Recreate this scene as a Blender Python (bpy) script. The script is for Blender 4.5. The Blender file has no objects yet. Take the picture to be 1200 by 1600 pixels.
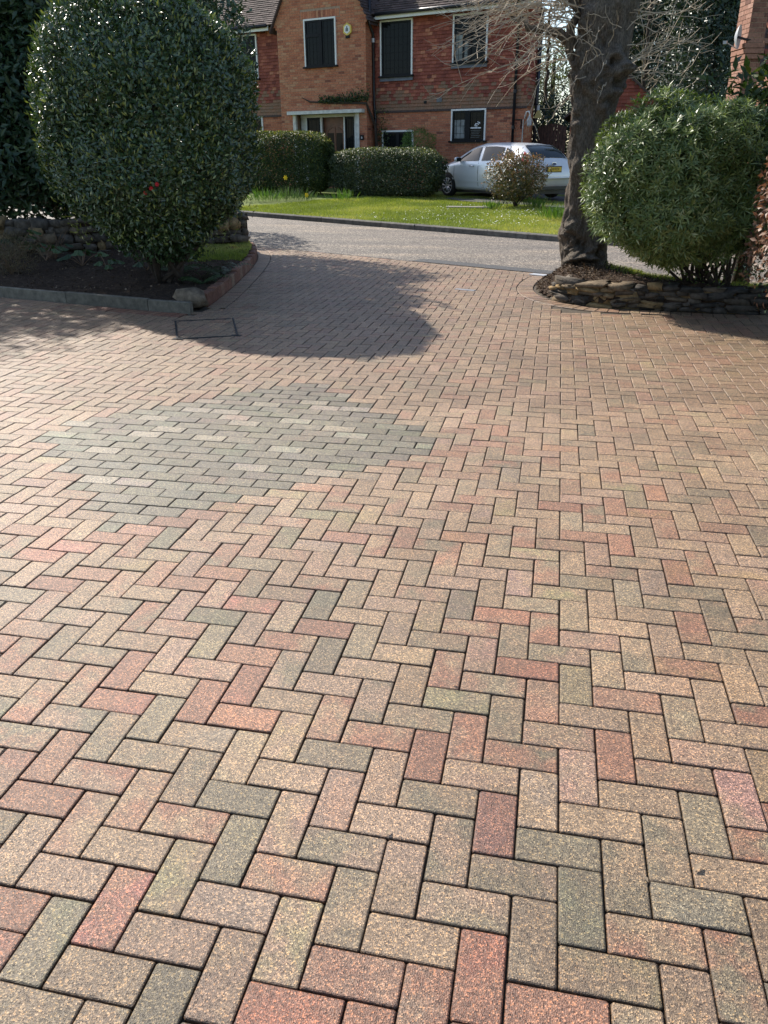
import bpy, math, random
import numpy as np
from mathutils import Vector, Matrix

random.seed(7)
rng = np.random.default_rng(7)
S = bpy.context.scene
COL = S.collection

# ------------------------------------------------------------------ camera
CAM = np.array([-0.1208, -1.0414, 1.4908])
PITCH, YAW, ROLL, FPX = -0.4307, -0.2081, -0.0073, 1215.26
cp, sp, cy, sy = math.cos(PITCH), math.sin(PITCH), math.cos(YAW), math.sin(YAW)
FW = np.array([sy * cp, cy * cp, sp])
_r = np.array([cy, -sy, 0.0])
_u = np.cross(_r, FW)
RT = math.cos(ROLL) * _r + math.sin(ROLL) * _u
UP = -math.sin(ROLL) * _r + math.cos(ROLL) * _u
cam = bpy.data.cameras.new('camera')
camo = bpy.data.objects.new('camera', cam)
COL.objects.link(camo)
m = Matrix.Identity(4)
for k in range(3):
    m[k][0], m[k][1], m[k][2], m[k][3] = RT[k], UP[k], -FW[k], CAM[k]
camo.matrix_world = m
cam.sensor_fit = 'VERTICAL'
cam.sensor_height = 24.0
cam.lens = 24.0 * FPX / 1600.0
cam.clip_start, cam.clip_end = 0.05, 2000
S.camera = camo

# ------------------------------------------------------------------ light
SUN_EL = math.radians(39.5)
SUN_AZ = (-0.79, 0.613)                      # towards the sun, horizontally
w = bpy.data.worlds.new('World')
S.world = w
w.use_nodes = True
nt = w.node_tree
bg = nt.nodes['Background']
sky = nt.nodes.new('ShaderNodeTexSky')
sky.sky_type = 'NISHITA'
sky.sun_disc = False
sky.sun_elevation = SUN_EL
sky.sun_rotation = math.atan2(SUN_AZ[0], SUN_AZ[1])
sky.air_density = 1.0
sky.dust_density = 0.9
nt.links.new(sky.outputs[0], bg.inputs[0])
bg.inputs[1].default_value = 0.115
sl = bpy.data.lights.new('sun', 'SUN')
sl.energy = 4.0
sl.angle = math.radians(0.55)
sl.color = (1.0, 0.935, 0.835)
so = bpy.data.objects.new('sun', sl)
COL.objects.link(so)
tosun = Vector((SUN_AZ[0] * math.cos(SUN_EL), SUN_AZ[1] * math.cos(SUN_EL), math.sin(SUN_EL)))
so.rotation_euler = tosun.to_track_quat('Z', 'Y').to_euler()
so.location = (-8, 8, 12)
S.view_settings.view_transform = 'Standard'
S.view_settings.look = 'None'
S.view_settings.gamma = 1.0
S.view_settings.use_curve_mapping = False
S.view_settings.exposure = 0.95
S.cycles.max_bounces = 6
S.cycles.transparent_max_bounces = 6

# ------------------------------------------------------------------ survey helpers (sight lines of the surveyed camera)
def ray(u, v):
    return FW + (u - 600) / FPX * RT - (v - 800) / FPX * UP
def at(u, v, D):
    d = ray(u, v)
    return CAM + d / math.hypot(d[0], d[1]) * D
def gp(u, v, z=0.0):
    d = ray(u, v)
    return CAM + d * ((z - CAM[2]) / d[2])
def project(P):
    d = np.asarray(P, float) - CAM
    z = d @ FW
    return 600 + FPX * (d @ RT) / z, 800 - FPX * (d @ UP) / z, z

# ------------------------------------------------------------------ noise
_perm = rng.random((64, 64, 64))
def vnoise(P, s=1.0, off=0.0):
    q = np.asarray(P, float) * s + off + 100.0
    i = np.floor(q).astype(int)
    f = q - i
    f = f * f * (3 - 2 * f)
    out = 0
    for a in (0, 1):
        for b in (0, 1):
            for c in (0, 1):
                wgt = (f[..., 0] if a else 1 - f[..., 0]) * (f[..., 1] if b else 1 - f[..., 1]) * (f[..., 2] if c else 1 - f[..., 2])
                out = out + wgt * _perm[(i[..., 0] + a) % 64, (i[..., 1] + b) % 64, (i[..., 2] + c) % 64]
    return out * 2 - 1
def fbm(P, s=1.0, o=3, off=0.0):
    t, a = 0, 1.0
    for k in range(o):
        t = t + a * vnoise(P, s * 2 ** k, off + 7.3 * k)
        a *= 0.5
    return t

# ------------------------------------------------------------------ materials
MAT = {}
class NT:
    def __init__(s, name):
        s.m = bpy.data.materials.new(name)
        s.m.use_nodes = True
        s.t = s.m.node_tree
        s.p = s.t.nodes['Principled BSDF']
        s.out = s.t.nodes['Material Output']
        MAT[name] = s.m
    def n(s, typ, ins=None, **kw):
        x = s.t.nodes.new('ShaderNode' + typ)
        for k, v in kw.items():
            setattr(x, k, v)
        for k, v in (ins or {}).items():
            s.put(x.inputs[k], v)
        return x
    def put(s, sock, v):
        if isinstance(v, bpy.types.NodeSocket):
            s.t.links.new(v, sock)
        elif hasattr(sock.default_value, '__len__') and len(sock.default_value) == 4 and len(v) == 3:
            sock.default_value = (*v, 1)
        else:
            sock.default_value = v
    def set(s, **kw):
        for k, v in kw.items():
            s.put(s.p.inputs[k.replace('_', ' ')], v)
    def coord(s, kind='Object'):
        return s.n('TexCoord').outputs[kind]
    def noise(s, scale, detail=3, vec=None, rough=0.5):
        x = s.n('TexNoise', {'Scale': scale, 'Detail': detail, 'Roughness': rough})
        if vec is not None:
            s.t.links.new(vec, x.inputs['Vector'])
        return x.outputs['Fac']
    def ramp(s, fac, stops, interp='LINEAR'):
        x = s.n('ValToRGB', {'Fac': fac})
        cr = x.color_ramp
        cr.interpolation = interp
        while len(cr.elements) < len(stops):
            cr.elements.new(0.5)
        for e, (p, c) in zip(cr.elements, stops):
            e.position = p
            e.color = (*c, 1) if len(c) == 3 else c
        return x.outputs['Color']
    def mix(s, fac, a, b, blend='MIX'):
        x = s.n('Mix', data_type='RGBA', blend_type=blend)
        s.put(x.inputs[0], fac)
        s.put(x.inputs[6], a)
        s.put(x.inputs[7], b)
        return x.outputs[2]
    def bump(s, h, strength=0.3, dist=0.01):
        x = s.n('Bump', {'Strength': strength, 'Distance': dist, 'Height': h})
        s.t.links.new(x.outputs[0], s.p.inputs['Normal'])
    def attr(s, name):
        return s.n('Attribute', attribute_name=name)

def plain(name, col, rough=0.6, metal=0.0, var=0.18, scale=8.0, bump=0.0, spec=0.5, coat=0.0):
    t = NT(name)
    vec = t.coord()
    f = t.noise(scale, 4, vec)
    lo = tuple(max(0, c * (1 - var)) for c in col)
    hi = tuple(min(1, c * (1 + var)) for c in col)
    t.set(Base_Color=t.ramp(f, [(0.3, lo), (0.7, hi)]), Roughness=rough, Metallic=metal, Specular_IOR_Level=spec, Coat_Weight=coat)
    if bump:
        t.bump(t.noise(scale * 6, 5, vec), bump, 0.01)
    return t.m
def tinted(name, stops, rough=0.8, nscale=30.0, var=0.35, bump=0.3, bscale=120.0, dist=0.004, spec=0.35, interp='LINEAR'):
    t = NT(name)
    vec = t.coord()
    a = t.attr('tint').outputs['Fac']
    base = t.ramp(a, stops, interp)
    n1 = t.noise(nscale, 5, vec, 0.65)
    dark = t.ramp(n1, [(0.3, (1 - var,) * 3), (0.7, (1 + var * 0.5,) * 3)])
    t.set(Base_Color=t.mix(1.0, base, dark, 'MULTIPLY'), Roughness=rough, Specular_IOR_Level=spec)
    if bump:
        t.bump(t.noise(bscale, 5, vec, 0.7), bump, dist)
    return t.m
def leafmat(name, stops, rough=0.35, trans=0.25, spec=0.5, tcol=None):
    t = NT(name)
    a = t.attr('tint').outputs['Fac']
    base = t.ramp(a, stops)
    t.set(Base_Color=base, Roughness=rough, Specular_IOR_Level=spec)
    tr = t.n('BsdfTranslucent')
    t.put(tr.inputs[0], t.mix(1.0, base, tcol or (1.3, 1.35, 0.6), 'MULTIPLY'))
    mx = t.n('MixShader')
    mx.inputs[0].default_value = trans
    t.t.links.new(t.p.outputs[0], mx.inputs[1])
    t.t.links.new(tr.outputs[0], mx.inputs[2])
    t.t.links.new(mx.outputs[0], t.out.inputs[0])
    return t.m

# paver: brindled concrete with exposed grit
t = NT('paver')
vec = t.coord('Object')
pc, pd = t.attr('pc').outputs['Color'], t.attr('pd').outputs['Color']
nb = t.noise(7.0, 3, vec, 0.6)
base = t.mix(t.ramp(nb, [(0.42, (0, 0, 0)), (0.6, (1, 1, 1))]), pc, pd)
st = t.noise(1.1, 6, vec, 0.68)
base = t.mix(1.0, base, t.ramp(st, [(0.3, (0.72, 0.70, 0.68)), (0.5, (0.97, 0.96, 0.95)), (0.7, (1.14, 1.13, 1.12))]), 'MULTIPLY')
sm = t.noise(16.0, 5, vec, 0.7)
base = t.mix(1.0, base, t.ramp(sm, [(0.28, (0.76, 0.75, 0.72)), (0.42, (0.96, 0.96, 0.95)), (0.75, (1.08, 1.07, 1.06))]), 'MULTIPLY')
v1 = t.n('TexVoronoi', {'Scale': 310.0, 'Randomness': 1.0})
t.t.links.new(vec, v1.inputs['Vector'])
cellc = v1.outputs['Color']
sep = t.n('SeparateColor')
t.t.links.new(cellc, sep.inputs[0])
grit = t.ramp(sep.outputs[0], [(0.0, (0.30, 0.27, 0.25)), (0.16, (0.62, 0.6, 0.58)), (0.42, (0.95, 0.95, 0.94)), (0.66, (1.12, 1.1, 1.05)), (0.82, (1.5, 1.42, 1.26)), (0.91, (2.4, 2.28, 2.05)), (1.0, (2.7, 2.25, 1.6))])
base = t.mix(1.0, t.mix(1.0, base, (0.86, 0.842, 0.808), 'MULTIPLY'), grit, 'MULTIPLY')
ns = t.noise(420.0, 2, vec)
base = t.mix(1.0, base, t.ramp(ns, [(0.3, (0.75,) * 3), (0.7, (1.2,) * 3)]), 'MULTIPLY')
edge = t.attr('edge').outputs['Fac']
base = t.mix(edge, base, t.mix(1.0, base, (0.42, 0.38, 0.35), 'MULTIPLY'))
t.set(Base_Color=base, Roughness=0.56, Specular_IOR_Level=0.5)
hm = t.n('Math', operation='ADD')
t.t.links.new(v1.outputs['Distance'], hm.inputs[0])
t.t.links.new(ns, hm.inputs[1])
t.bump(hm.outputs[0], 0.55, 0.0025)

t = NT('joint_sand')
vec = t.coord()
t.set(Base_Color=t.ramp(t.noise(90, 4, vec), [(0.3, (0.035, 0.027, 0.019)), (0.55, (0.085, 0.064, 0.045)), (0.75, (0.06, 0.062, 0.03))]), Roughness=0.95)
t.bump(t.noise(250, 3, vec), 0.6, 0.004)

t = NT('asphalt')
vec = t.coord()
v1 = t.n('TexVoronoi', {'Scale': 62.0})
t.t.links.new(vec, v1.inputs['Vector'])
sep = t.n('SeparateColor')
t.t.links.new(v1.outputs['Color'], sep.inputs[0])
grit = t.ramp(sep.outputs[0], [(0.0, (0.05, 0.042, 0.034)), (0.35, (0.105, 0.09, 0.074)), (0.65, (0.175, 0.148, 0.122)), (0.9, (0.34, 0.295, 0.25)), (1.0, (0.52, 0.45, 0.37))])
mp = t.n('Mapping')
t.t.links.new(vec, mp.inputs[0])
mp.inputs['Rotation'].default_value = (0, 0, math.radians(28.6))
mp.inputs['Scale'].default_value = (0.35, 1.3, 1)
wear = t.noise(1.1, 4, mp.outputs[0], 0.6)
t.set(Base_Color=t.mix(1.0, grit, t.ramp(wear, [(0.3, (0.62, 0.62, 0.63)), (0.52, (0.92, 0.9, 0.87)), (0.7, (1.4, 1.3, 1.15))]), 'MULTIPLY'), Roughness=0.75, Specular_IOR_Level=0.5)
t.bump(v1.outputs['Distance'], 0.7, 0.008)

t = NT('soil')
vec = t.coord()
t.set(Base_Color=t.ramp(t.noise(22, 6, vec, 0.7), [(0.3, (0.022, 0.014, 0.009)), (0.55, (0.065, 0.042, 0.028)), (0.8, (0.13, 0.09, 0.06))]), Roughness=0.95, Specular_IOR_Level=0.2)
t.bump(t.noise(60, 6, vec, 0.7), 0.9, 0.03)
t = NT('turf')
vec = t.coord()
t.set(Base_Color=t.ramp(t.noise(3, 6, vec, 0.7), [(0.3, (0.075, 0.11, 0.022)), (0.7, (0.15, 0.18, 0.045))]), Roughness=0.9, Specular_IOR_Level=0.2)
t.bump(t.noise(80, 4, vec), 0.6, 0.02)

plain('dark_tarmac', (0.06, 0.06, 0.062), 0.8, var=0.4, scale=60, bump=0.5)
tinted('concrete', [(0, (0.125, 0.113, 0.088)), (1, (0.185, 0.168, 0.132))], 0.85, 14, 0.45, 0.4, 160)
tinted('kerbstone', [(0, (0.09, 0.085, 0.075)), (1, (0.16, 0.15, 0.135))], 0.85, 10, 0.5, 0.4, 120)
tinted('edge_brick', [(0, (0.16, 0.075, 0.05)), (0.6, (0.24, 0.115, 0.075)), (1, (0.28, 0.19, 0.13))], 0.85, 25, 0.5, 0.4, 160)
tinted('rubble', [(0, (0.06, 0.055, 0.05)), (0.35, (0.16, 0.13, 0.10)), (0.7, (0.33, 0.22, 0.10)), (1, (0.40, 0.30, 0.18))], 0.9, 12, 0.6, 0.8, 45, 0.02)
tinted('brick', [(0, (0.22, 0.08, 0.052)), (0.3, (0.42, 0.145, 0.08)), (0.65, (0.54, 0.205, 0.108)), (1, (0.55, 0.285, 0.16))], 0.85, 20, 0.35, 0.3, 90)
tinted('faded_brick', [(0, (0.16, 0.075, 0.055)), (0.5, (0.30, 0.15, 0.105)), (1, (0.38, 0.22, 0.165))], 0.9, 20, 0.35, 0.3, 90)
plain('mortar', (0.36, 0.25, 0.18), 0.95, var=0.2, scale=12)
tinted('hung_tile', [(0, (0.17, 0.046, 0.032)), (0.35, (0.30, 0.082, 0.052)), (0.6, (0.40, 0.125, 0.075)), (0.7, (0.50, 0.2, 0.11)), (0.76, (0.32, 0.16, 0.095)), (1, (0.24, 0.15, 0.095))], 0.8, 25, 0.35, 0.3, 90)
tinted('roof_tile', [(0, (0.05, 0.034, 0.03)), (0.6, (0.10, 0.068, 0.06)), (1, (0.15, 0.105, 0.09))], 0.85, 18, 0.45, 0.3, 90)
plain('white_paint', (0.78, 0.77, 0.74), 0.5, var=0.05, scale=3)
plain('weathered_white', (0.62, 0.6, 0.54), 0.7, var=0.22, scale=7, bump=0.2)
plain('black_frame', (0.006, 0.0065, 0.009), 0.45, var=0.2, spec=0.2)
plain('black_pipe', (0.013, 0.013, 0.018), 0.4, var=0.3)
plain('lead_grey', (0.14, 0.145, 0.155), 0.6, var=0.25, scale=6)
plain('metal_dark', (0.035, 0.036, 0.04), 0.5, 0.4, var=0.5, scale=30, bump=0.3)
plain('metal_light', (0.35, 0.35, 0.36), 0.45, 0.6, var=0.2)
plain('door_wood', (0.19, 0.075, 0.038), 0.45, var=0.3, scale=5)
plain('fence_wood', (0.075, 0.035, 0.025), 0.8, var=0.4, scale=9, bump=0.4)
plain('garage_door', (0.035, 0.02, 0.028), 0.5, var=0.2)
plain('yellow_plastic', (0.70, 0.52, 0.10), 0.4, var=0.06)
plain('tan_board', (0.42, 0.33, 0.12), 0.7, var=0.15)
plain('white_print', (0.8, 0.8, 0.8), 0.5, var=0.02)
plain('grey_print', (0.16, 0.18, 0.18), 0.6, var=0.1)
plain('curtain', (0.22, 0.23, 0.22), 0.9, var=0.4, scale=5)
plain('car_paint', (0.72, 0.745, 0.765), 0.3, 0.25, var=0.03, scale=2, coat=0.6)
plain('tyre', (0.018, 0.018, 0.018), 0.85, var=0.2)
plain('alloy', (0.55, 0.55, 0.56), 0.35, 0.6, var=0.1)
plain('car_black', (0.014, 0.014, 0.016), 0.4, var=0.2)
plain('tail_red', (0.42, 0.02, 0.03), 0.15, var=0.1)
plain('lamp_clear', (0.7, 0.66, 0.66), 0.12, var=0.05)
plain('plate_yellow', (0.75, 0.52, 0.03), 0.4, var=0.03)
plain('badge_blue', (0.03, 0.06, 0.22), 0.25, var=0.1)
plain('chrome', (0.7, 0.7, 0.7), 0.15, 1.0, var=0.02)
plain('stem', (0.05, 0.036, 0.026), 0.9, var=0.4, scale=30, bump=0.4)
plain('pale_twig', (0.38, 0.31, 0.225), 0.75, var=0.4, scale=14)
plain('dry_stem', (0.16, 0.10, 0.06), 0.85, var=0.4, scale=20)
plain('petal_white', (0.85, 0.85, 0.8), 0.6, var=0.05)
plain('petal_yellow', (0.85, 0.6, 0.02), 0.6, var=0.1)
plain('petal_red', (0.45, 0.012, 0.02), 0.5, var=0.2)
plain('dish_grey', (0.42, 0.43, 0.45), 0.45, var=0.05)
tinted('paving_slab', [(0, (0.24, 0.22, 0.19)), (1, (0.30, 0.28, 0.25))], 0.9, 8, 0.4)
t = NT('glass')
t.set(Base_Color=(0.010, 0.012, 0.013), Roughness=0.05, Specular_IOR_Level=0.12)
vec = t.coord()
t.bump(t.noise(1.6, 2, vec), 0.05, 0.05)
t = NT('car_glass')
t.set(Base_Color=(0.014, 0.02, 0.021), Roughness=0.04, Specular_IOR_Level=0.4)
t = NT('bark')
vec = t.coord()
mp = t.n('Mapping')
t.t.links.new(vec, mp.inputs[0])
mp.inputs['Scale'].default_value = (1, 1, 0.38)
n1 = t.noise(58, 7, mp.outputs[0], 0.75)
n2 = t.noise(3.5, 4, vec, 0.6)
c = t.mix(1.0, t.ramp(n1, [(0.3, (0.045, 0.037, 0.029)), (0.5, (0.14, 0.118, 0.096)), (0.75, (0.32, 0.28, 0.235))]), t.ramp(n2, [(0.3, (0.7, 0.68, 0.66)), (0.7, (1.2, 1.18, 1.15))]), 'MULTIPLY')
t.set(Base_Color=c, Roughness=0.9, Specular_IOR_Level=0.25)
t.bump(n1, 1.0, 0.035)

leafmat('leaf_camellia', [(0, (0.024, 0.052, 0.018)), (0.5, (0.055, 0.10, 0.032)), (0.8, (0.10, 0.15, 0.038)), (1, (0.24, 0.26, 0.055))], 0.38, 0.16, 0.9)
leafmat('leaf_laurel', [(0, (0.018, 0.042, 0.021)), (0.6, (0.045, 0.085, 0.036)), (1, (0.10, 0.145, 0.05))], 0.4, 0.12)
leafmat('leaf_pittosporum', [(0, (0.05, 0.09, 0.02)), (0.5, (0.12, 0.172, 0.048)), (0.85, (0.25, 0.30, 0.11)), (1, (0.40, 0.43, 0.23))], 0.38, 0.25)
leafmat('leaf_copper', [(0, (0.08, 0.04, 0.024)), (0.5, (0.18, 0.095, 0.055)), (1, (0.33, 0.21, 0.14))], 0.5, 0.25, 0.4, (1.2, 0.9, 0.7))
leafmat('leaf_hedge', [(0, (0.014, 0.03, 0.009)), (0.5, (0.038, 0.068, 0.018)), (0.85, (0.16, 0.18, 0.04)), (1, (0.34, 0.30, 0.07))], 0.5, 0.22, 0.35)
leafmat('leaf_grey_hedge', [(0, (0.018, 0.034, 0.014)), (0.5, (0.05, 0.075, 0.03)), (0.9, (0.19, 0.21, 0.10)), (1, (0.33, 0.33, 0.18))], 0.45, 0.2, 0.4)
leafmat('leaf_bright', [(0, (0.04, 0.10, 0.015)), (0.6, (0.09, 0.18, 0.025)), (1, (0.17, 0.27, 0.05))], 0.5, 0.25)
leafmat('leaf_evergreen', [(0, (0.02, 0.038, 0.024)), (0.6, (0.045, 0.075, 0.045)), (0.92, (0.09, 0.12, 0.065)), (1, (0.25, 0.29, 0.22))], 0.4, 0.12)
leafmat('leaf_silver', [(0, (0.06, 0.075, 0.04)), (0.5, (0.14, 0.16, 0.09)), (0.85, (0.28, 0.28, 0.17)), (1, (0.36, 0.22, 0.12))], 0.45, 0.25)
leafmat('leaf_russet', [(0, (0.03, 0.045, 0.016)), (0.5, (0.13, 0.13, 0.05)), (0.8, (0.25, 0.16, 0.075)), (1, (0.45, 0.26, 0.18))], 0.35, 0.22, 0.5, (1.3, 1.0, 0.6))
leafmat('leaf_soft', [(0, (0.03, 0.06, 0.025)), (0.6, (0.075, 0.125, 0.05)), (1, (0.14, 0.19, 0.08))], 0.5, 0.25)
leafmat('leaf_heather', [(0, (0.05, 0.035, 0.02)), (0.6, (0.12, 0.09, 0.05)), (1, (0.19, 0.17, 0.09))], 0.7, 0.15)
leafmat('grass_blade', [(0, (0.125, 0.165, 0.028)), (0.6, (0.25, 0.30, 0.055)), (1, (0.44, 0.41, 0.14))], 0.5, 0.35, 0.35, (1.2, 1.25, 0.5))
leafmat('litter', [(0, (0.03, 0.02, 0.013)), (0.6, (0.11, 0.075, 0.05)), (1, (0.26, 0.20, 0.14))], 0.8, 0.1, 0.2, (1, .8, .6))

# ------------------------------------------------------------------ mesh helpers
def reg(o, label=None, cat=None, group=None, kind=None):
    if label: o['label'] = label
    if cat: o['category'] = cat
    if group: o['group'] = group
    if kind: o['kind'] = kind
    return o
def newobj(name, me, parent=None):
    o = bpy.data.objects.new(name, me)
    COL.objects.link(o)
    if parent is not None:
        o.parent = parent
    return o
def empty(name, loc=(0, 0, 0), rz=0.0, **kw):
    o = newobj(name, None)
    o.location = loc
    o.rotation_euler = (0, 0, rz)
    o.empty_display_size = 0.2
    return reg(o, **kw)
def npmesh(name, V, F, mat, parent=None, tint=None, smooth=False, col=None):
    """V (n,3); F (m,k) all faces of one size; tint per vertex"""
    me = bpy.data.meshes.new(name)
    V = np.ascontiguousarray(V, np.float32)
    F = np.ascontiguousarray(F, np.int32)
    mfaces, k = F.shape
    me.vertices.add(len(V))
    me.vertices.foreach_set('co', V.ravel())
    me.loops.add(mfaces * k)
    me.loops.foreach_set('vertex_index', F.ravel())
    me.polygons.add(mfaces)
    me.polygons.foreach_set('loop_start', np.arange(mfaces, dtype=np.int32) * k)
    if smooth:
        me.polygons.foreach_set('use_smooth', np.ones(mfaces, bool))
    me.update(calc_edges=True)
    if tint is not None:
        a = me.attributes.new('tint', 'FLOAT', 'POINT')
        a.data.foreach_set('value', np.ascontiguousarray(tint, np.float32))
    me.materials.append(MAT[mat])
    return newobj(name, me, parent)

class MB:
    def __init__(s):
        s.v, s.f, s.t, s.c, s.d, s.e = [], [], [], [], [], []
    def add(s, V, F, tint=0.5):
        b = len(s.v)
        s.v.extend([tuple(p) for p in V])
        s.f.extend([tuple(i + b for i in f) for f in F])
        s.t.extend([tint] * len(V))
    def box(s, x0, x1, y0, y1, z0, z1, tint=0.5):
        s.add([(x0, y0, z0), (x1, y0, z0), (x1, y1, z0), (x0, y1, z0), (x0, y0, z1), (x1, y0, z1), (x1, y1, z1), (x0, y1, z1)],
              [(0, 3, 2, 1), (4, 5, 6, 7), (0, 1, 5, 4), (1, 2, 6, 5), (2, 3, 7, 6), (3, 0, 4, 7)], tint)
    def bbox(s, x0, x1, y0, y1, z0, z1, b=0.01, tint=0.5):
        """box with chamfered top edges and vertical edges kept"""
        s.add([(x0, y0, z0), (x1, y0, z0), (x1, y1, z0), (x0, y1, z0), (x0, y0, z1 - b), (x1, y0, z1 - b), (x1, y1, z1 - b), (x0, y1, z1 - b),
               (x0 + b, y0 + b, z1), (x1 - b, y0 + b, z1), (x1 - b, y1 - b, z1), (x0 + b, y1 - b, z1)],
              [(0, 3, 2, 1), (8, 9, 10, 11), (0, 1, 5, 4), (1, 2, 6, 5), (2, 3, 7, 6), (3, 0, 4, 7), (4, 5, 9, 8), (5, 6, 10, 9), (6, 7, 11, 10), (7, 4, 8, 11)], tint)
    def tube(s, P, R, n=6, tint=0.5, cap=True):
        P = [Vector(p) for p in P]
        if not hasattr(R, '__len__'):
            R = [R] * len(P)
        b = len(s.v)
        nrm = None
        for k, p in enumerate(P):
            d = (P[min(k + 1, len(P) - 1)] - P[max(k - 1, 0)])
            if d.length < 1e-9: d = Vector((0, 0, 1))
            d.normalize()
            if nrm is None:
                nrm = d.orthogonal().normalized()
            else:
                nrm = (nrm - d * nrm.dot(d))
                nrm = nrm.normalized() if nrm.length > 1e-6 else d.orthogonal().normalized()
            bn = d.cross(nrm)
            for q in range(n):
                a = 2 * math.pi * q / n
                s.v.append(tuple(p + (nrm * math.cos(a) + bn * math.sin(a)) * R[k]))
                s.t.append(tint)
        for k in range(len(P) - 1):
            for q in range(n):
                q2 = (q + 1) % n
                s.f.append((b + k * n + q, b + k * n + q2, b + (k + 1) * n + q2, b + (k + 1) * n + q))
        if cap:
            s.f.append(tuple(b + q for q in reversed(range(n))))
            s.f.append(tuple(b + (len(P) - 1) * n + q for q in range(n)))
    def prism(s, poly, z0, z1, tint=0.5):
        """poly in xy"""
        n = len(poly)
        s.add([(p[0], p[1], z0) for p in poly] + [(p[0], p[1], z1) for p in poly],
              [tuple(reversed(range(n))), tuple(range(n, 2 * n))] + [(k, (k + 1) % n, n + (k + 1) % n, n + k) for k in range(n)], tint)
    def xzprism(s, poly, y0, y1, tint=0.5):
        """poly in xz seen from -y, counter-clockwise; front at y0 < y1"""
        n = len(poly)
        s.add([(p[0], y0, p[1]) for p in poly] + [(p[0], y1, p[1]) for p in poly],
              [tuple(range(n)), tuple(reversed(range(n, 2 * n)))] + [(k, n + k, n + (k + 1) % n, (k + 1) % n) for k in range(n)], tint)
    def build(s, name, mat, parent=None, smooth=False, kind=None, label=None):
        me = bpy.data.meshes.new(name)
        me.from_pydata(s.v, [], s.f)
        a = me.attributes.new('tint', 'FLOAT', 'POINT')
        a.data.foreach_set('value', np.array(s.t, np.float32))
        if smooth:
            me.polygons.foreach_set('use_smooth', [True] * len(me.polygons))
        me.materials.append(MAT[mat])
        me.update()
        o = newobj(name, me, parent)
        return reg(o, label=label, kind=kind)
def one(name, mat, parent=None, **k):
    """a single box"""
    b = MB()
    b.box(*k.pop('b'))
    return b.build(name, mat, parent, **k)
def unit(a):
    return a / np.maximum(np.linalg.norm(a, axis=-1, keepdims=True), 1e-9)
def rdir(n):
    return unit(rng.normal(size=(n, 3)))

LEAF_OVAL = (np.array([(0, 0, 0), (-.5, .42, .10), (0, .45, -.02), (.5, .42, .10), (0, 1, -.12)], float), np.array([(0, 2, 1), (0, 3, 2), (1, 2, 4), (2, 3, 4)]))
LEAF_SPEAR = (np.array([(0, 0, 0), (-.5, .55, .03), (.5, .55, .03), (0, 1, -.1)], float), np.array([(0, 2, 1), (1, 2, 3)]))
def leafmesh(name, P, axis, nrm, L, W, tint, mat, parent=None, tpl=LEAF_OVAL, kind=None):
    T, F = tpl
    axis = unit(axis)
    side = unit(np.cross(axis, nrm))
    nn = np.cross(side, axis)
    L = np.broadcast_to(np.asarray(L, float), (len(P),))
    W = np.broadcast_to(np.asarray(W, float), (len(P),))
    V = P[:, None, :] + (L[:, None] * T[None, :, 1])[:, :, None] * axis[:, None, :] + (W[:, None] * T[None, :, 0])[:, :, None] * side[:, None, :] + (L[:, None] * T[None, :, 2])[:, :, None] * nn[:, None, :]
    k = len(T)
    FF = (F[None] + (np.arange(len(P)) * k)[:, None, None]).reshape(-1, 3)
    o = npmesh(name, V.reshape(-1, 3), FF, mat, parent, np.repeat(tint, k))
    return reg(o, kind=kind)
def shell(n, c, R, p=2.4, depth=0.18, lump=0.07, lf=3.0, zmin=None, seed=0.0):
    """points in the outer shell of a lumpy super-ellipsoid; returns points, outward normals, depth 0..1"""
    d = rdir(n)
    q = d / (np.sum(np.abs(d) ** p, 1) ** (1 / p))[:, None]
    l = 1 + lump * fbm(d, lf, 2, seed) * 1.6
    dep = np.abs(rng.normal(size=n)) * depth
    r = l * (1 - np.clip(dep, 0, 0.9))
    P = np.array(c) + q * np.array(R) * r[:, None]
    g = np.sign(q) * np.abs(q) ** (p - 1) / np.array(R)
    N = unit(g)
    if zmin is not None:
        k = P[:, 2] > zmin
        P, N, dep = P[k], N[k], dep[k]
    return P, N, np.clip(dep / max(depth, 1e-6), 0, 3)
def leafy(name, P, N, L, W, mat, parent, tint, spread=0.9, up=0.25, tpl=LEAF_OVAL, kind=None, droop=0.0):
    n = len(P)
    ax = N * 0.55 + rdir(n) * spread + np.array([0, 0, up - droop])
    nr = N + rdir(n) * 0.45 + np.array([0, 0, 0.35])
    return leafmesh(name, P, ax, nr, L * rng.uniform(.65, 1.25, n), W * rng.uniform(.7, 1.2, n), tint, mat, parent, tpl, kind)
def stems(parent, base, targets, r0, mat='stem', name='stem', bend=0.25, n=5):
    for tg in targets:
        b = MB()
        p0, p1 = Vector(base) if not hasattr(base[0], '__len__') else Vector(random.choice(base)), Vector(tg)
        k = 6
        pts = []
        off = Vector((random.uniform(-1, 1), random.uniform(-1, 1), 0)) * bend * (p1 - p0).length * 0.4
        for i in range(k + 1):
            a = i / k
            pts.append(p0.lerp(p1, a) + off * math.sin(a * math.pi) + Vector((random.uniform(-1, 1), random.uniform(-1, 1), 0)) * 0.012)
        b.tube(pts, [r0 * (1 - 0.6 * i / k) for i in range(k + 1)], n)
        b.build(name, mat, parent, smooth=True)
def inside(poly, x, y):
    poly = np.asarray(poly, float)
    x, y = np.asarray(x, float), np.asarray(y, float)
    r = np.zeros(x.shape, bool)
    j = len(poly) - 1
    for i in range(len(poly)):
        xi, yi, xj, yj = *poly[i], *poly[j]
        with np.errstate(divide='ignore', invalid='ignore'):
            c = ((yi > y) != (yj > y)) & (x < (xj - xi) * (y - yi) / (yj - yi + 1e-12) + xi)
        r ^= c
        j = i
    return r
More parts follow.
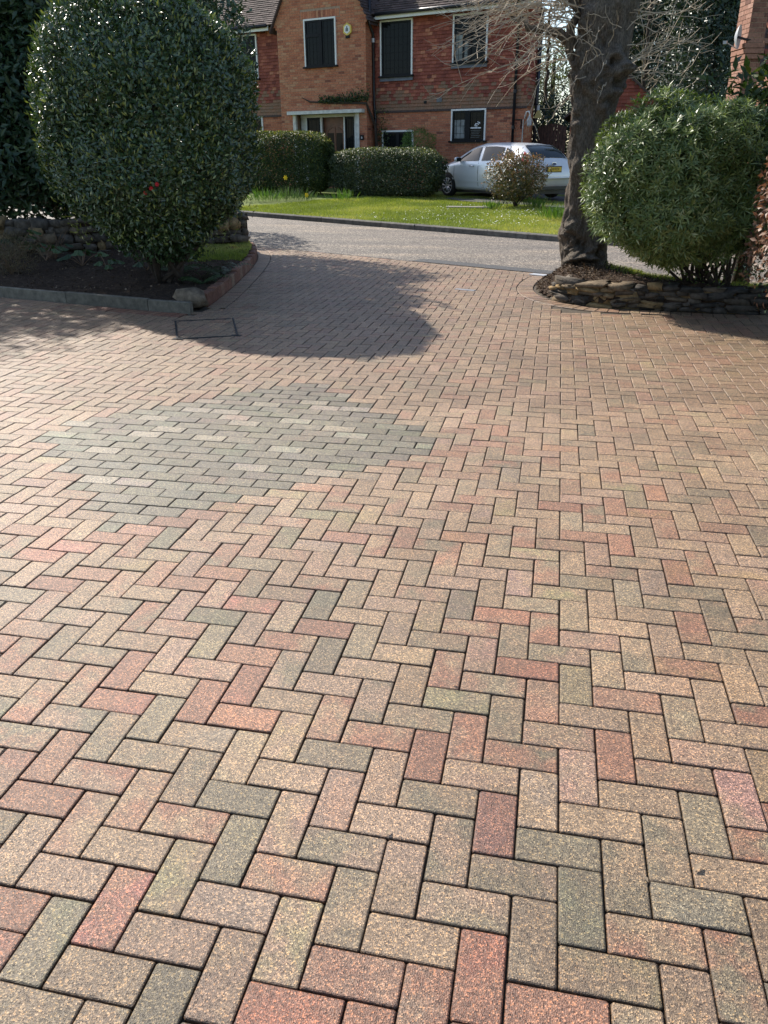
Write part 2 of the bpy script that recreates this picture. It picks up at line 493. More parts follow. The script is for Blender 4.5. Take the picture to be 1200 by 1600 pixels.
def heightfield(name, poly, fz, step, mat, parent=None, kind=None):
    poly = np.asarray(poly, float)
    x0, y0 = poly.min(0) - step
    x1, y1 = poly.max(0) + step
    xs, ys = np.arange(x0, x1, step), np.arange(y0, y1, step)
    X, Y = np.meshgrid(xs, ys)
    cx, cyy = X[:-1, :-1] + step / 2, Y[:-1, :-1] + step / 2
    keep = inside(poly, cx, cyy)
    idx = np.arange(X.size).reshape(X.shape)
    F = np.stack([idx[:-1, :-1], idx[:-1, 1:], idx[1:, 1:], idx[1:, :-1]], -1)[keep]
    V = np.stack([X, Y, fz(X, Y)], -1).reshape(-1, 3)
    used = np.unique(F)
    mp = -np.ones(len(V), int)
    mp[used] = np.arange(len(used))
    o = npmesh(name, V[used], mp[F], mat, parent, smooth=True)
    return reg(o, kind=kind)
def stone_mesh(size, p=4.0, rough=0.14, seed=0):
    """a rubble stone: box-ish blob, 26 verts, centred"""
    r = np.random.default_rng(seed)
    g = [-1, 0, 1]
    V, idx = [], {}
    for a in g:
        for b_ in g:
            for c_ in g:
                if (a, b_, c_) != (0, 0, 0):
                    idx[(a, b_, c_)] = len(V)
                    V.append((a, b_, c_))
    F = []
    for ax in range(3):
        for sg in (-1, 1):
            o1, o2 = [(1, 2), (2, 0), (0, 1)][ax]
            for i in (-1, 0):
                for j in (-1, 0):
                    q = []
                    for (di, dj) in ((0, 0), (1, 0), (1, 1), (0, 1)):
                        k = [0, 0, 0]
                        k[ax], k[o1], k[o2] = sg, i + di, j + dj
                        q.append(idx[tuple(k)])
                    F.append(q if sg > 0 else q[::-1])
    V = np.array(V, float)
    nrm = np.sum(np.abs(V) ** p, 1) ** (1 / p)
    V = V / nrm[:, None]
    V = V * (1 + r.normal(size=(len(V), 1)) * rough * 0.5) + r.normal(size=V.shape) * rough * 0.6
    return V * np.array(size) * 0.5, np.array(F)

# ================================================================== THE SETTING
def resample(pts, step):
    pts = np.asarray(pts, float)
    for _ in range(2):                                   # soften the corners of surveyed points
        a, b = pts[:-1], pts[1:]
        q = np.empty((2 * len(a), pts.shape[1]))
        q[0::2], q[1::2] = a * .75 + b * .25, a * .25 + b * .75
        pts = np.vstack([pts[:1], q, pts[-1:]])
    seg = np.linalg.norm(np.diff(pts, axis=0), axis=1)
    L = np.concatenate([[0], np.cumsum(seg)])
    n = max(2, int(round(L[-1] / step)) + 1)
    s = np.linspace(0, L[-1], n)
    return np.stack([np.interp(s, L, pts[:, k]) for k in range(pts.shape[1])], 1)
def offset(pl, d):
    """polyline moved d to its left"""
    t = np.gradient(pl[:, :2], axis=0)
    t = unit(t)
    return pl[:, :2] + d * np.stack([-t[:, 1], t[:, 0]], 1)

RD = np.array([0.878, -0.479]); RD /= np.linalg.norm(RD)          # direction of the lane (to the right)
RN = np.array([-RD[1], RD[0]])                                     # across the lane, away from the camera
E0 = np.array([-2.3, 11.2]) + RN * 0.07                            # drive edge of the lane
LANE = 3.9
def lane_tq(x, y):
    dx, dy = x - E0[0], y - E0[1]
    return dx * RD[0] + dy * RD[1], dx * RN[0] + dy * RN[1]
def lane_xy(t_, q):
    return E0[0] + RD[0] * t_ + RN[0] * q, E0[1] + RD[1] * t_ + RN[1] * q
def ground_z(x, y):
    """lane rises gently to the left, the front gardens beyond rise towards the houses"""
    t_, q = lane_tq(np.asarray(x, float), np.asarray(y, float))
    rise = 0.0125 * np.clip(0.7 - t_, 0, 40)
    lane = rise * np.clip(q / LANE, 0, 1)
    gard = np.clip(q - LANE - 0.12, 0, 8.5) * 0.017
    return np.where(q > LANE, rise + 0.10 + gard, lane)

g = MB()
g.add([(-600, -600, -0.35), (600, -600, -0.35), (600, 600, -0.35), (-600, 600, -0.35)], [(0, 1, 2, 3)])
reg(g.build('ground', 'turf'), kind='structure')

# --- lane
ts, qs = np.linspace(-40, 40, 81), np.linspace(-0.0, LANE + 0.02, 9)
Tm, Qm = np.meshgrid(ts, qs)
X, Y = lane_xy(Tm, Qm)
Z = 0.0125 * np.clip(0.7 - Tm, 0, 40) * np.clip(Qm / LANE, 0, 1) + 0.03 * np.sin(np.clip(Qm / LANE, 0, 1) * math.pi) - 0.004
idx = np.arange(Tm.size).reshape(Tm.shape)
F = np.stack([idx[:-1, :-1], idx[:-1, 1:], idx[1:, 1:], idx[1:, :-1]], -1).reshape(-1, 4)
road = reg(npmesh('road', np.stack([X, Y, Z], -1).reshape(-1, 3), F, 'asphalt', smooth=True), kind='structure')
b = MB()
a0 = gp(636, 409)[:2]; a1 = gp(858, 429)[:2]
tt0, tt1 = lane_tq(*a0)[0], lane_tq(*a1)[0]
pl = []
for k in range(13):
    a = tt0 + (tt1 - tt0) * k / 12
    pl.append((a, 0.015, 0.30 + random.uniform(-.02, .02)))
for k in range(12):
    q = []
    for (tq, qq) in ((pl[k][0], pl[k][1]), (pl[k + 1][0], pl[k + 1][1]), (pl[k + 1][0], pl[k + 1][2]), (pl[k][0], pl[k][2])):
        x, y = lane_xy(tq, qq)
        q.append((x, y, 0.004 + 0.03 * math.sin(min(max(qq, 0) / LANE, 1) * math.pi)))
    b.add(q, [(0, 1, 2, 3)])
b.build('tarmac_strip', 'dark_tarmac', road)
b = MB()                                                            # broken dark joint between drive and lane
for k in range(60):
    t0_ = -5.2 + k * 0.155
    if t0_ > tt0 + 0.1: break
    wd = random.uniform(.012, .035)
    o_ = random.uniform(-.012, .012)
    q = [lane_xy(t0_, -.005 + o_), lane_xy(t0_ + .155, -.005 + o_), lane_xy(t0_ + .155, wd + o_), lane_xy(t0_, wd + o_)]
    b.add([(x, y, 0.006) for x, y in q], [(0, 1, 2, 3)])
b.build('edge_crack', 'dark_tarmac', road)

# --- drive outline (obstacle edges ordered so that the drive lies on their left)
BED_CURVE = resample([(-5.95, 13.35), (-5.27, 12.44), (-4.84, 11.55), (-4.49, 10.38), (-4.16, 8.98), (-3.91, 7.81), (-3.76, 6.95)], 0.1)
BED_FRONT = resample([(-3.80, 6.60), (-4.3, 6.68), (-5.38, 6.95), (-6.46, 7.21), (-8.2, 7.62)], 0.1)
pp = [gp(u, v)[:2] for u, v in [(1260, 492), (1160, 492), (1080, 488), (1000, 484), (950, 482), (900, 477), (862, 469), (838, 459), (833, 448), (845, 436), (872, 427)]]
PLANT = resample(pp, 0.1)
BC_OUT, BF_OUT, PL_OUT = offset(BED_CURVE, .215), offset(BED_FRONT, .215), offset(PLANT, .21)

# --- pavers
def clip(poly, a, n_):
    out = []
    for k in range(len(poly)):
        p, q = poly[k], poly[(k + 1) % len(poly)]
        dp, dq = (p - a) @ n_, (q - a) @ n_
        if dp >= 0: out.append(p)
        if (dp >= 0) != (dq >= 0):
            out.append(p + (q - p) * dp / (dp - dq))
    return out
def parea(p):
    p = np.array(p)
    return 0.5 * abs(np.sum(p[:, 0] * np.roll(p[:, 1], -1) - p[:, 1] * np.roll(p[:, 0], -1)))
def inset(poly, d):
    n_ = len(poly)
    out = []
    for k in range(n_):
        p0, p1, p2 = poly[k - 1], poly[k], poly[(k + 1) % n_]
        e1, e2 = p1 - p0, p2 - p1
        e1, e2 = e1 / (np.linalg.norm(e1) + 1e-9), e2 / (np.linalg.norm(e2) + 1e-9)
        n1, n2 = np.array([-e1[1], e1[0]]), np.array([-e2[1], e2[0]])
        den = max(0.4, 1 + n1 @ n2)
        out.append(p1 + (n1 + n2) / den * d)
    return out
C_TAN = [(.295, .215, .148), (.27, .196, .136), (.315, .23, .158), (.25, .182, .127)]
C_RED = [(.28, .138, .096), (.255, .125, .09), (.30, .16, .112), (.29, .175, .128)]
C_GRY = [(.195, .165, .117), (.215, .182, .128), (.172, .15, .108), (.23, .195, .138)]
C_PNK = [(.315, .222, .17), (.32, .226, .168), (.285, .195, .147)]
def paver_colours(cx, cyy, kind):
    if kind == 'patch':
        r = random.random()
        if r < .17: a = (.265, .24, .198)
        else: a = random.choice([(.158, .143, .113), (.17, .155, .122), (.185, .168, .132), (.163, .148, .117)])
        b_ = tuple(c * random.uniform(.9, 1.1) for c in a)
        return a, b_
    if kind == 'red':
        return random.choice(C_RED), random.choice(C_RED)
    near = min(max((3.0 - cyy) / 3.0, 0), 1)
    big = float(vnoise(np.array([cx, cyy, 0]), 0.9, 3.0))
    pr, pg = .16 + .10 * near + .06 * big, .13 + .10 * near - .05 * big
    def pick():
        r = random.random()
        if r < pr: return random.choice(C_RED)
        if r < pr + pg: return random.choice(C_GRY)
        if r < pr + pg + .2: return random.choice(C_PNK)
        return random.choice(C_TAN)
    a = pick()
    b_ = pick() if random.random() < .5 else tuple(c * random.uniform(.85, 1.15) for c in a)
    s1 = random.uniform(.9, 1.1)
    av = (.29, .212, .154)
    fl = .14 + .41 * min(max((cyy - .5) / 3.5, 0), 1)          # colours even out towards the lane, stay stronger and browner near the camera
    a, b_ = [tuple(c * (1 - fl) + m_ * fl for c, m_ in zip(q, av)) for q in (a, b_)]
    s1 *= .86 + .2 * min(max(cyy / 3.0, 0), 1)  # foreground shade put into the colour: pavers darken towards the camera
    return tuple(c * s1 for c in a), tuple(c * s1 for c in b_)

def in_patch(i, j):
    u_, v_ = i - j, i + j + 1
    if not (-60 <= u_ <= -37 and -1 <= v_ <= 24): return False
    du, dv = (u_ + 48.5) / 12.0, (v_ - 11.5) / 12.8
    return abs(du) ** 8 + abs(dv) ** 8 < 1.25
rects = []                                              # (polygon cells, kind)
for j in range(-9, 135):
    for i in range(-82, 26):
        k = (i - j) % 4
        if k == 0:
            rects.append((i, j, i + 2, j + 1, 'patch' if in_patch(i, j) and in_patch(i + 1, j) else 'field'))
        if k == 3 and not in_patch(i, j) and not in_patch(i, j + 1):
            rects.append((i, j, i + 1, j + 2, 'field'))
        if k == 2:
            # a V brick covers (i, j) with its foot at (i, j-1); the neighbour cell (i+1, j) is the foot of another
            ca = not in_patch(i, j) and not in_patch(i, j - 1)
            cb = not in_patch(i + 1, j) and not in_patch(i + 1, j + 1)
            if not ca and not cb: rects.append((i, j, i + 2, j + 1, 'patch'))
            elif not ca: rects.append((i, j, i + 1, j + 1, 'patch'))
            elif not cb: rects.append((i + 1, j, i + 2, j + 1, 'patch'))
polys = []
G = 0.0014
obst = [(BC_OUT, BED_CURVE), (BF_OUT, BED_FRONT), (PL_OUT, PLANT)]
for (i0, j0, i1, j1, kind) in rects:
    cx, cyy = (i0 + i1) * .05, (j0 + j1) * .05
    if cyy < -0.85: continue
    t_, q_ = lane_tq(cx, cyy)
    if q_ > 0.15: continue
    u, v, z = project((cx, cyy, 0))
    if z < 0.2 or not (-500 < u < 1650): continue
    poly = [np.array(p, float) for p in ((i0 * .1 + G, j0 * .1 + G), (i1 * .1 - G, j0 * .1 + G), (i1 * .1 - G, j1 * .1 - G), (i0 * .1 + G, j1 * .1 - G))]
    poly = clip(poly, E0 - RN * 0.115, -RN)
    if len(poly) < 3: continue
    ok = True
    c2 = np.array([cx, cyy])
    for out_, inn in obst:
        d = np.linalg.norm(out_ - c2, axis=1)
        k = int(np.argmin(d))
        if d[k] > 1.0:
            continue
        k = min(max(k, 1), len(out_) - 2)
        tg = out_[k + 1] - out_[k - 1]
        tg /= np.linalg.norm(tg)
        nl = np.array([-tg[1], tg[0]])
        al = (c2 - out_[k]) @ tg
        if (k <= 1 or k >= len(out_) - 2) and abs(al) > 0.12: continue
        if d[k] < 0.16:
            poly = clip(poly, out_[k] + nl * 0.003, nl)
            if len(poly) < 3: ok = False; break
        elif (c2 - out_[k]) @ nl < 0:
            ok = False; break
    # hidden ground behind the obstacles
    if ok and len(poly) >= 3 and (inside(np.vstack([BED_CURVE, BED_FRONT, [(-9, 14)]]), cx, cyy) or cx > 2.4):
        ok = False
    if ok and len(poly) >= 3 and cyy > 7.35 and cx > -.1: ok = False
    if ok and parea(poly) > 0.0016:
        polys.append((poly, kind))
# edge course of the drive along the lane
t_ = -5.4
while t_ < 2.4:
    q = [np.array(lane_xy(t_ + .0025, -.112)), np.array(lane_xy(t_ + .1975, -.112)), np.array(lane_xy(t_ + .1975, -.012)), np.array(lane_xy(t_ + .0025, -.012))]
    c2 = sum(q) / 4
    bad = False
    for out_, inn in obst:
        d = np.linalg.norm(out_ - c2, axis=1)
        k = min(max(int(np.argmin(d)), 1), len(out_) - 2)
        tg = unit(out_[k + 1] - out_[k - 1])
        if (c2 - out_[k]) @ np.array([-tg[1], tg[0]]) < 0 and d[k] < 1.5: bad = True
    if not bad: polys.append((q, 'field'))
    t_ += .2
def soldier(inn, out_, kind_f):
    for k in range(len(inn) - 1):
        a, b_, c_, d_ = inn[k][:2], out_[k], out_[k + 1], inn[k + 1][:2]
        q = [a, b_, c_, d_]
        ar = sum(q[i][0] * q[(i + 1) % 4][1] - q[i][1] * q[(i + 1) % 4][0] for i in range(4))
        if ar < 0: q = q[::-1]
        q = [np.array(p) for p in q]
        cc = sum(q) / 4
        q = [p + (cc - p) / np.linalg.norm(cc - p) * 0.004 for p in q]
        if parea(q) > .004: polys.append((q, kind_f(cc)))
soldier(offset(BED_CURVE, .008), BC_OUT, lambda c: 'field')
soldier(offset(BED_FRONT, .008), BF_OUT, lambda c: 'red' if c[0] > -5.0 else 'field')
soldier(offset(PLANT, .008), PL_OUT, lambda c: 'field')

def paver_geo(poly, near):
    c2 = sum(poly) / len(poly)
    a = random.gauss(0, .0022)
    ca, sa = math.cos(a), math.sin(a)
    dx, dy = random.gauss(0, .0006), random.gauss(0, .0006)
    h, tx, ty = random.gauss(0, .0008), random.gauss(0, .006), random.gauss(0, .006)
    pl = [c2 + np.array([ca * (p - c2)[0] - sa * (p - c2)[1] + dx, sa * (p - c2)[0] + ca * (p - c2)[1] + dy]) for p in poly]
    if near:
        crn = [random.uniform(.0028, .005) for _ in pl]   # nibbled, rounded corners
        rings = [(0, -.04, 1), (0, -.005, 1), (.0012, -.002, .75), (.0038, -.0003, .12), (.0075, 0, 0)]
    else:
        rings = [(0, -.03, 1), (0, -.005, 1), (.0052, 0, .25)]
    V, E_ = [], []
    for d, z, e in rings:
        q = inset(pl, d) if d else pl
        if near:
            qq = []
            for k in range(len(q)):
                p0, p1, p2 = q[k - 1], q[k], q[(k + 1) % len(q)]
                r0 = crn[k]
                if min(np.linalg.norm(p0 - p1), np.linalg.norm(p2 - p1)) < .03: r0 = .001
                qq.append(p1 + unit(p0 - p1) * r0)
                qq.append(p1 + unit(p2 - p1) * r0)
            q = qq
        n_ = len(q)
        for p in q:
            V.append((p[0], p[1], z + h + tx * (p[0] - c2[0]) + ty * (p[1] - c2[1])))
            E_.append(e)
    F = []
    for r in range(len(rings) - 1):
        for k in range(n_):
            F.append((r * n_ + k, r * n_ + (k + 1) % n_, (r + 1) * n_ + (k + 1) % n_, (r + 1) * n_ + k))
    F.append(tuple((len(rings) - 1) * n_ + k for k in range(n_)))
    return V, F, E_
def paver_build(name, items, parent):
    V, F, Ed, A, B = [], [], [], [], []
    for v, f, e, ca, cb in items:
        b0 = len(V)
        V += v
        F += [tuple(i + b0 for i in q) for q in f]
        Ed += e
        A += [(*ca, 1)] * len(v)
        B += [(*cb, 1)] * len(v)
    me = bpy.data.meshes.new(name)
    me.from_pydata(V, [], F)
    for nm, dat in (('pc', A), ('pd', B)):
        at_ = me.attributes.new(nm, 'FLOAT_COLOR', 'POINT')
        at_.data.foreach_set('color', np.array(dat, np.float32).ravel())
    at_ = me.attributes.new('edge', 'FLOAT', 'POINT')
    at_.data.foreach_set('value', np.array(Ed, np.float32))
    me.materials.append(MAT['paver'])
    return newobj(name, me, parent)
drive_poly = [(-9, -3), (4, -3), (4, 7.4)] + [tuple(p) for p in offset(PLANT, -.12)[::1]] + [lane_xy(2.2, .03), lane_xy(-5.6, .03)] + [tuple(p) for p in offset(BED_CURVE, -.1)] + [tuple(p) for p in offset(BED_FRONT, -.1)] + [(-9, 7.7)]
g = MB()
g.add([(-10, -4, -0.013), (5, -4, -0.013), (5, 7.9, -0.013), (*lane_xy(4.5, .02), -0.013), (*lane_xy(-7.2, .02), -0.013), (-10, 13, -0.013)], [(0, 1, 2, 3, 4, 5)])
drive = reg(g.build('driveway', 'joint_sand'), kind='structure')
def shown(poly):
    px_ = np.array([project((p[0], p[1], 0)) for p in poly])
    if (px_[:, 2] < .1).any(): return 0
    x, y = np.clip(px_[:, 0], 0, 1200), np.clip(px_[:, 1], 0, 1600)
    return 0.5 * abs(np.sum(x * np.roll(y, -1) - y * np.roll(x, -1)))
polys.sort(key=lambda q: -shown(q[0]))
far = []
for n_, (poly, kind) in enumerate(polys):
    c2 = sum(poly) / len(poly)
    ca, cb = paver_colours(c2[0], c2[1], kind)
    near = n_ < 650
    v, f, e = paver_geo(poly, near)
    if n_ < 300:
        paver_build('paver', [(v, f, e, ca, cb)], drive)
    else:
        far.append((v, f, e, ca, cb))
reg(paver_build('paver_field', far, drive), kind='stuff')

# --- front lawn across the lane
ts = np.concatenate([np.linspace(-40, -14, 14), np.linspace(-13.5, 8, 60), np.linspace(9, 40, 16)])
qs = np.concatenate([[LANE + .1], np.linspace(LANE + .2, LANE + 12, 40), np.linspace(LANE + 14, LANE + 90, 12)])
Tm, Qm = np.meshgrid(ts, qs)
X, Y = lane_xy(Tm, Qm)
lump = 0.018 * fbm(np.stack([X, Y, 0 * X], -1), 1.1, 3)
Z = ground_z(X, Y) + lump
idx = np.arange(Tm.size).reshape(Tm.shape)
F = np.stack([idx[:-1, :-1], idx[:-1, 1:], idx[1:, 1:], idx[1:, :-1]], -1).reshape(-1, 4)
lawn = reg(npmesh('lawn', np.stack([X, Y, Z], -1).reshape(-1, 3), F, 'turf', smooth=True), kind='structure')
def grass(name, n, tq_fn, zf, hmin, hmax, wid, parent=None, tmin=0.0):
    x, y = tq_fn(n)
    z = zf(x, y)
    P = np.stack([x, y, z], -1)
    ax = rdir(len(P)) * 0.55 + np.array([0, 0, 1.0])
    hh = rng.uniform(hmin, hmax, len(P)) * (0.7 + 0.5 * (vnoise(P * np.array([1, 1, 0]), 1.3) + 1) / 2)
    tint = np.clip(rng.normal(.45, .22, len(P)) + 0.5 * fbm(P * np.array([1, 1, 0]), 0.8, 3), 0, 1)
    T = (np.array([(-.5, 0, 0), (.5, 0, 0), (0, 1, 0.06)], float), np.array([(0, 1, 2)]))
    return leafmesh(name, P, ax, rdir(len(P)), hh, np.full(len(P), wid), tint, 'grass_blade', parent, T, 'stuff')
def lawn_area(n):
    t_ = rng.uniform(-9.5, 4.5, n)
    q = LANE + .1 + rng.uniform(0, 1, n) * 7.2
    return lane_xy(t_, q)
def lawn_z(x, y):
    return ground_z(x, y) + 0.018 * fbm(np.stack([x, y, 0 * x], -1), 1.1, 3) - .004
gr = grass('grass', 150000, lawn_area, lawn_z, .035, .07, .011)
reg(gr, 'short sunlit green grass of the front lawn across the lane', 'grass')
# daisies
def lawn_spots(n, tr, qr):
    t_, q = rng.uniform(*tr, n), LANE + rng.uniform(*qr, n)
    return lane_xy(t_, q)
x, y = lawn_spots(900, (-5, 4), (.3, 4.6))
k = vnoise(np.stack([x, y, 0 * x], -1), .9, 5) > -.15
x, y = x[k], y[k]
P = np.stack([x, y, lawn_z(x, y) + rng.uniform(.045, .075, len(x))], -1)
hexa = np.array([(math.cos(a), math.sin(a)) for a in np.arange(6) * math.pi / 3])
r_ = rng.uniform(.009, .016, len(x))
V = P[:, None, :] + np.concatenate([hexa[None] * r_[:, None, None], rng.normal(0, .003, (len(x), 6, 1))], -1)
ii = np.arange(len(x))[:, None] * 6
F = np.concatenate([ii + np.array([0, 1, 2, 3])[None], ii + np.array([0, 3, 4, 5])[None]])
reg(npmesh('daisies', V.reshape(-1, 3), F, 'petal_white'), 'tiny white daisies scattered over the sunlit lawn', 'daisies', kind='stuff')

# parking pad by the house
HB = np.array([-6.61, 28.25]); HE = unit(np.array([.95, -.3122])); HN = np.array([HE[1], -HE[0]])   # house frame: along front, outwards
def hxy(s, off): return HB + HE * s + HN * off
b = MB()
pts = [hxy(4.6, 3.6), hxy(5.4, 4.3), hxy(9.5, 5.6), hxy(9.5, -2.5), hxy(5.6, -2.5), hxy(5.6, .05), hxy(4.6, .05)]
b.add([(p[0], p[1], float(ground_z(p[0], p[1])) + .02) for p in pts], [tuple(range(len(pts)))])
reg(b.build('parking_pad', 'dark_tarmac'), kind='structure')

# lawn kerb: single kerbstones
kerb = empty('lawn_kerb', (*lane_xy(0, LANE), 0), label='low dark stone kerb along the lawn on the far side of the lane', cat='kerb')
def kerb_stone(t0_, t1_):
    b = MB()
    o = np.array(lane_xy(0, LANE))
    jit = random.uniform(-.012, .012)
    P = []
    for tq in (t0_ + .006, t1_ - .006):
        for qq, dz in ((LANE - .005 + jit, -.12), (LANE + .125 + jit, -.12), (LANE - .005 + jit, .085), (LANE + .018 + jit, .104), (LANE + .125 + jit, .105)):
            x, y = lane_xy(tq, qq)
            P.append((x - o[0], y - o[1], 0.0125 * max(0.7 - tq, 0) + dz + random.uniform(-.003, .003)))
    b.add(P, [(0, 2, 3, 4, 1), (5, 6, 9, 8, 7), (0, 5, 7, 2), (2, 7, 8, 3), (3, 8, 9, 4), (1, 4, 9, 6)], random.random())
    b.build('kerbstone', 'kerbstone', kerb)
t_ = -14.0
while t_ < 9:
    kerb_stone(t_, t_ + .915)
    t_ += .915

# --- left flower bed
WALLL = [(-11.2, 9.35), (-9.4, 9.85), (-8.54, 10.05), (-7.53, 10.30), (-6.75, 10.8), (-5.75, 11.55)]
bed_poly = [tuple(p) for p in offset(BED_CURVE, -.08)] + [tuple(p) for p in offset(BED_FRONT, -.045)] + [(-11, 8.4), (-11.2, 9.5)] + WALLL[1:] + [(-5.6, 12.2), (-6.2, 13.2)]
def bed_z(x, y):
    P = np.stack([x, y, 0 * x], -1)
    d = np.clip((y - (6.6 - (x + 3.8) * .235)) / 3.0, 0, 1)
    return .055 + .10 * d + .022 * fbm(P, 3.0, 4) + .02 * np.clip(fbm(P, 9, 2), 0, 1)
bed = heightfield('flower_bed', bed_poly, bed_z, .06, 'soil', kind='structure')
n = 2600
x, y = rng.uniform(-8.6, -3.9, n), rng.uniform(6.6, 11.0, n)
k = inside(bed_poly, x, y); x, y = x[k], y[k]
P = np.stack([x, y, bed_z(x, y) + .008], -1)
leafmesh('soil_crumbs', P, rdir(len(P)) * np.array([1, 1, .4]), rdir(len(P)) + np.array([0, 0, 1.]), rng.uniform(.012, .05, len(P)), rng.uniform(.01, .03, len(P)), rng.random(len(P)) ** 1.6, 'litter', bed, LEAF_OVAL, 'stuff')
def verge_area(n):
    x, y = rng.uniform(-6.2, -4.2, n), rng.uniform(9.6, 13.2, n)
    k = inside(bed_poly, x, y) & (y > 9.7 - (x + 4.5) * -0.3) & (x > -5.75 - (y - 11) * .35)
    return x[k], y[k]
reg(grass('verge_grass', 30000, verge_area, lambda x, y: bed_z(x, y) - .005, .03, .06, .008), 'small grass verge inside the curved brick edging by the round bush', 'grass')

edging = empty('concrete_edging', (-3.8, 6.6, 0), label='grey concrete edging strip along the front of the soil bed', cat='edging')
def strip_block(name, mat, parent, a, b_, th, z0, z1, bev, tint):
    """upright block between two ground points, lying to the right of a->b"""
    o = np.array(parent.location[:2])
    a, b_ = np.array(a, float), np.array(b_, float)
    d = unit(b_ - a)
    nr = np.array([d[1], -d[0]])
    mb = MB()
    L = np.linalg.norm(b_ - a)
    mb.bbox(0, L, 0, th, z0, z1, bev, tint)
    mb.v = [(*(a + d * p[0] + nr * p[1] - o), p[2]) for p in mb.v]
    mb.f = [f[::-1] for f in mb.f]
    return mb.build(name, mat, parent)
ends = [gp(298, 490)[:2], gp(232, 485)[:2], gp(104, 473)[:2], gp(-25, 461)[:2], gp(-150, 450)[:2], gp(-270, 440)[:2]]
for k in range(len(ends) - 1):
    d = unit(ends[k + 1] - ends[k])
    strip_block('edging_block', 'concrete', edging, ends[k] + d * .004, ends[k + 1] - d * .004, .055, -.1, .115 + random.uniform(-.006, .006), .008, random.random())
bedge = empty('brick_edging', (-4.2, 9, 0), label='curved raised brown brick edging beside the drive left of centre', cat='edging')
bl = resample(BED_CURVE[4:-1], .226)
for k in range(len(bl) - 1):
    d = unit(bl[k + 1] - bl[k])
    strip_block('brick', 'edge_brick', bedge, bl[k] + d * .004, bl[k + 1] - d * .004, .105, -.08, .135 + random.uniform(-.014, .01), .012, random.random())
V, F = stone_mesh((.36, .26, .2), 3.6, .26, 23)
o = npmesh('boulder', V, F, 'rubble', tint=np.full(len(V), .42))
p = gp(300, 486); o.location = (p[0] - .06, p[1] + .16, .10)
reg(o, 'brown boulder at the corner where concrete and brick edging meet', 'boulder')

def rubble_wall(parent, line, h_fn, courses, lmin, lmax, depth, tint_fn, z0_fn, rough=.13):
    """courses of single rough stones along a polyline"""
    o = np.array(parent.location)
    pl = resample(line, .04)
    seg = np.concatenate([[0], np.cumsum(np.linalg.norm(np.diff(pl, axis=0), axis=1))])
    n_ = 0
    for c in range(courses):
        s_ = -random.uniform(0, lmax * .6)
        while s_ < seg[-1]:
            L = random.uniform(lmin, lmax)
            a, b_ = max(s_, 0), min(s_ + L, seg[-1])
            s_ += L
            if b_ - a < lmin * .45: continue
            mid = (a + b_) / 2
            p = np.array([np.interp(mid, seg, pl[:, 0]), np.interp(mid, seg, pl[:, 1])])
            pa = np.array([np.interp(a, seg, pl[:, 0]), np.interp(a, seg, pl[:, 1])])
            pb = np.array([np.interp(b_, seg, pl[:, 0]), np.interp(b_, seg, pl[:, 1])])
            H = h_fn(mid / seg[-1])
            ch = H / courses
            hh = ch * random.choice([.8, .95, 1.0, 1.1, 1.5])
            V, F = stone_mesh(((b_ - a) * 1.02, depth * random.uniform(.75, 1.2), hh), 14.0, rough, n_ + 1000 * courses)
            n_ += 1
            ang = math.atan2(pb[1] - pa[1], pb[0] - pa[0]) + random.gauss(0, .05)
            ob = npmesh('stone', V, F, 'rubble', parent, tint=np.full(len(V), tint_fn(mid / seg[-1])))
            ob.location = (p[0] - o[0], p[1] - o[1], z0_fn(mid / seg[-1]) + ch * (c + .5) - o[2] + random.gauss(0, .008))
            ob.rotation_euler = (random.gauss(0, .05), random.gauss(0, .07), ang)
wl = empty('stone_wall', (-8.5, 10.1, .1), label='low rubble stone wall at the back of the soil bed', cat='wall')
rubble_wall(wl, WALLL[1:] + [(-5.2, 12.0)], lambda a: .58, 5, .10, .36, .3, lambda a: random.choice([.2, .3, .35, .45, .62, .15]), lambda a: .06, .2)
b = MB()
q = resample(WALLL[1:] + [(-5.2, 12.0)], .3)
for k in range(len(q) - 1):
    a_, c_ = q[k] - np.array([-8.5, 10.1]), q[k + 1] - np.array([-8.5, 10.1])
    b.prism([(a_[0], a_[1] - .06), (c_[0], c_[1] - .06), (c_[0], c_[1] + .08), (a_[0], a_[1] + .08)], -.15, .46)
b.build('core', 'soil', wl)

# --- right planter: curved stone wall, soil, litter mound
PI = offset(PLANT, -.06)
pw_line = [tuple(p) for p in PI if p[0] < 2.3]
pw = empty('planter_wall', (.4, 7.6, 0), label='low dry stone retaining wall under the narrow-leaved shrub', cat='wall')
kend = next((k for k, p in enumerate(pw_line) if project((p[0], p[1], 0.1))[0] < 866), len(pw_line))
wall_line = [(p[0] + .02, p[1] + .08) for p in pw_line[:kend]]
wall_h = lambda a: .25 if a < .9 else .25 - .6 * (a - .9)
rubble_wall(pw, wall_line, wall_h, 5, .09, .30, .22, lambda a: random.choice([.05, .12, .25, .38, .55, .66, .74, .45]) if a > .5 else random.choice([.05, .1, .15, .25, .4]), lambda a: -.01, .2)  # right-hand stones tinted darker: the wall's shaded stretch put into the colour
b = MB()
q = resample(wall_line, .2)
for k in range(len(q) - 1):
    a_, c_ = q[k] - np.array([.4, 7.6]), q[k + 1] - np.array([.4, 7.6])
    d = unit(c_ - a_); nn_ = np.array([d[1], -d[0]]) * .055
    b.prism([tuple(a_ - nn_), tuple(a_ + nn_), tuple(c_ + nn_), tuple(c_ - nn_)][::-1], -.03, .2, .62)
b.build('core', 'rubble', pw)
plant_poly = [tuple(p) for p in offset(PLANT, -.03)] + [lane_xy(2.75, -.05), lane_xy(6, -.05), (4.8, 7.5)]
TREE = at(916, 400, 10.1)[:2]
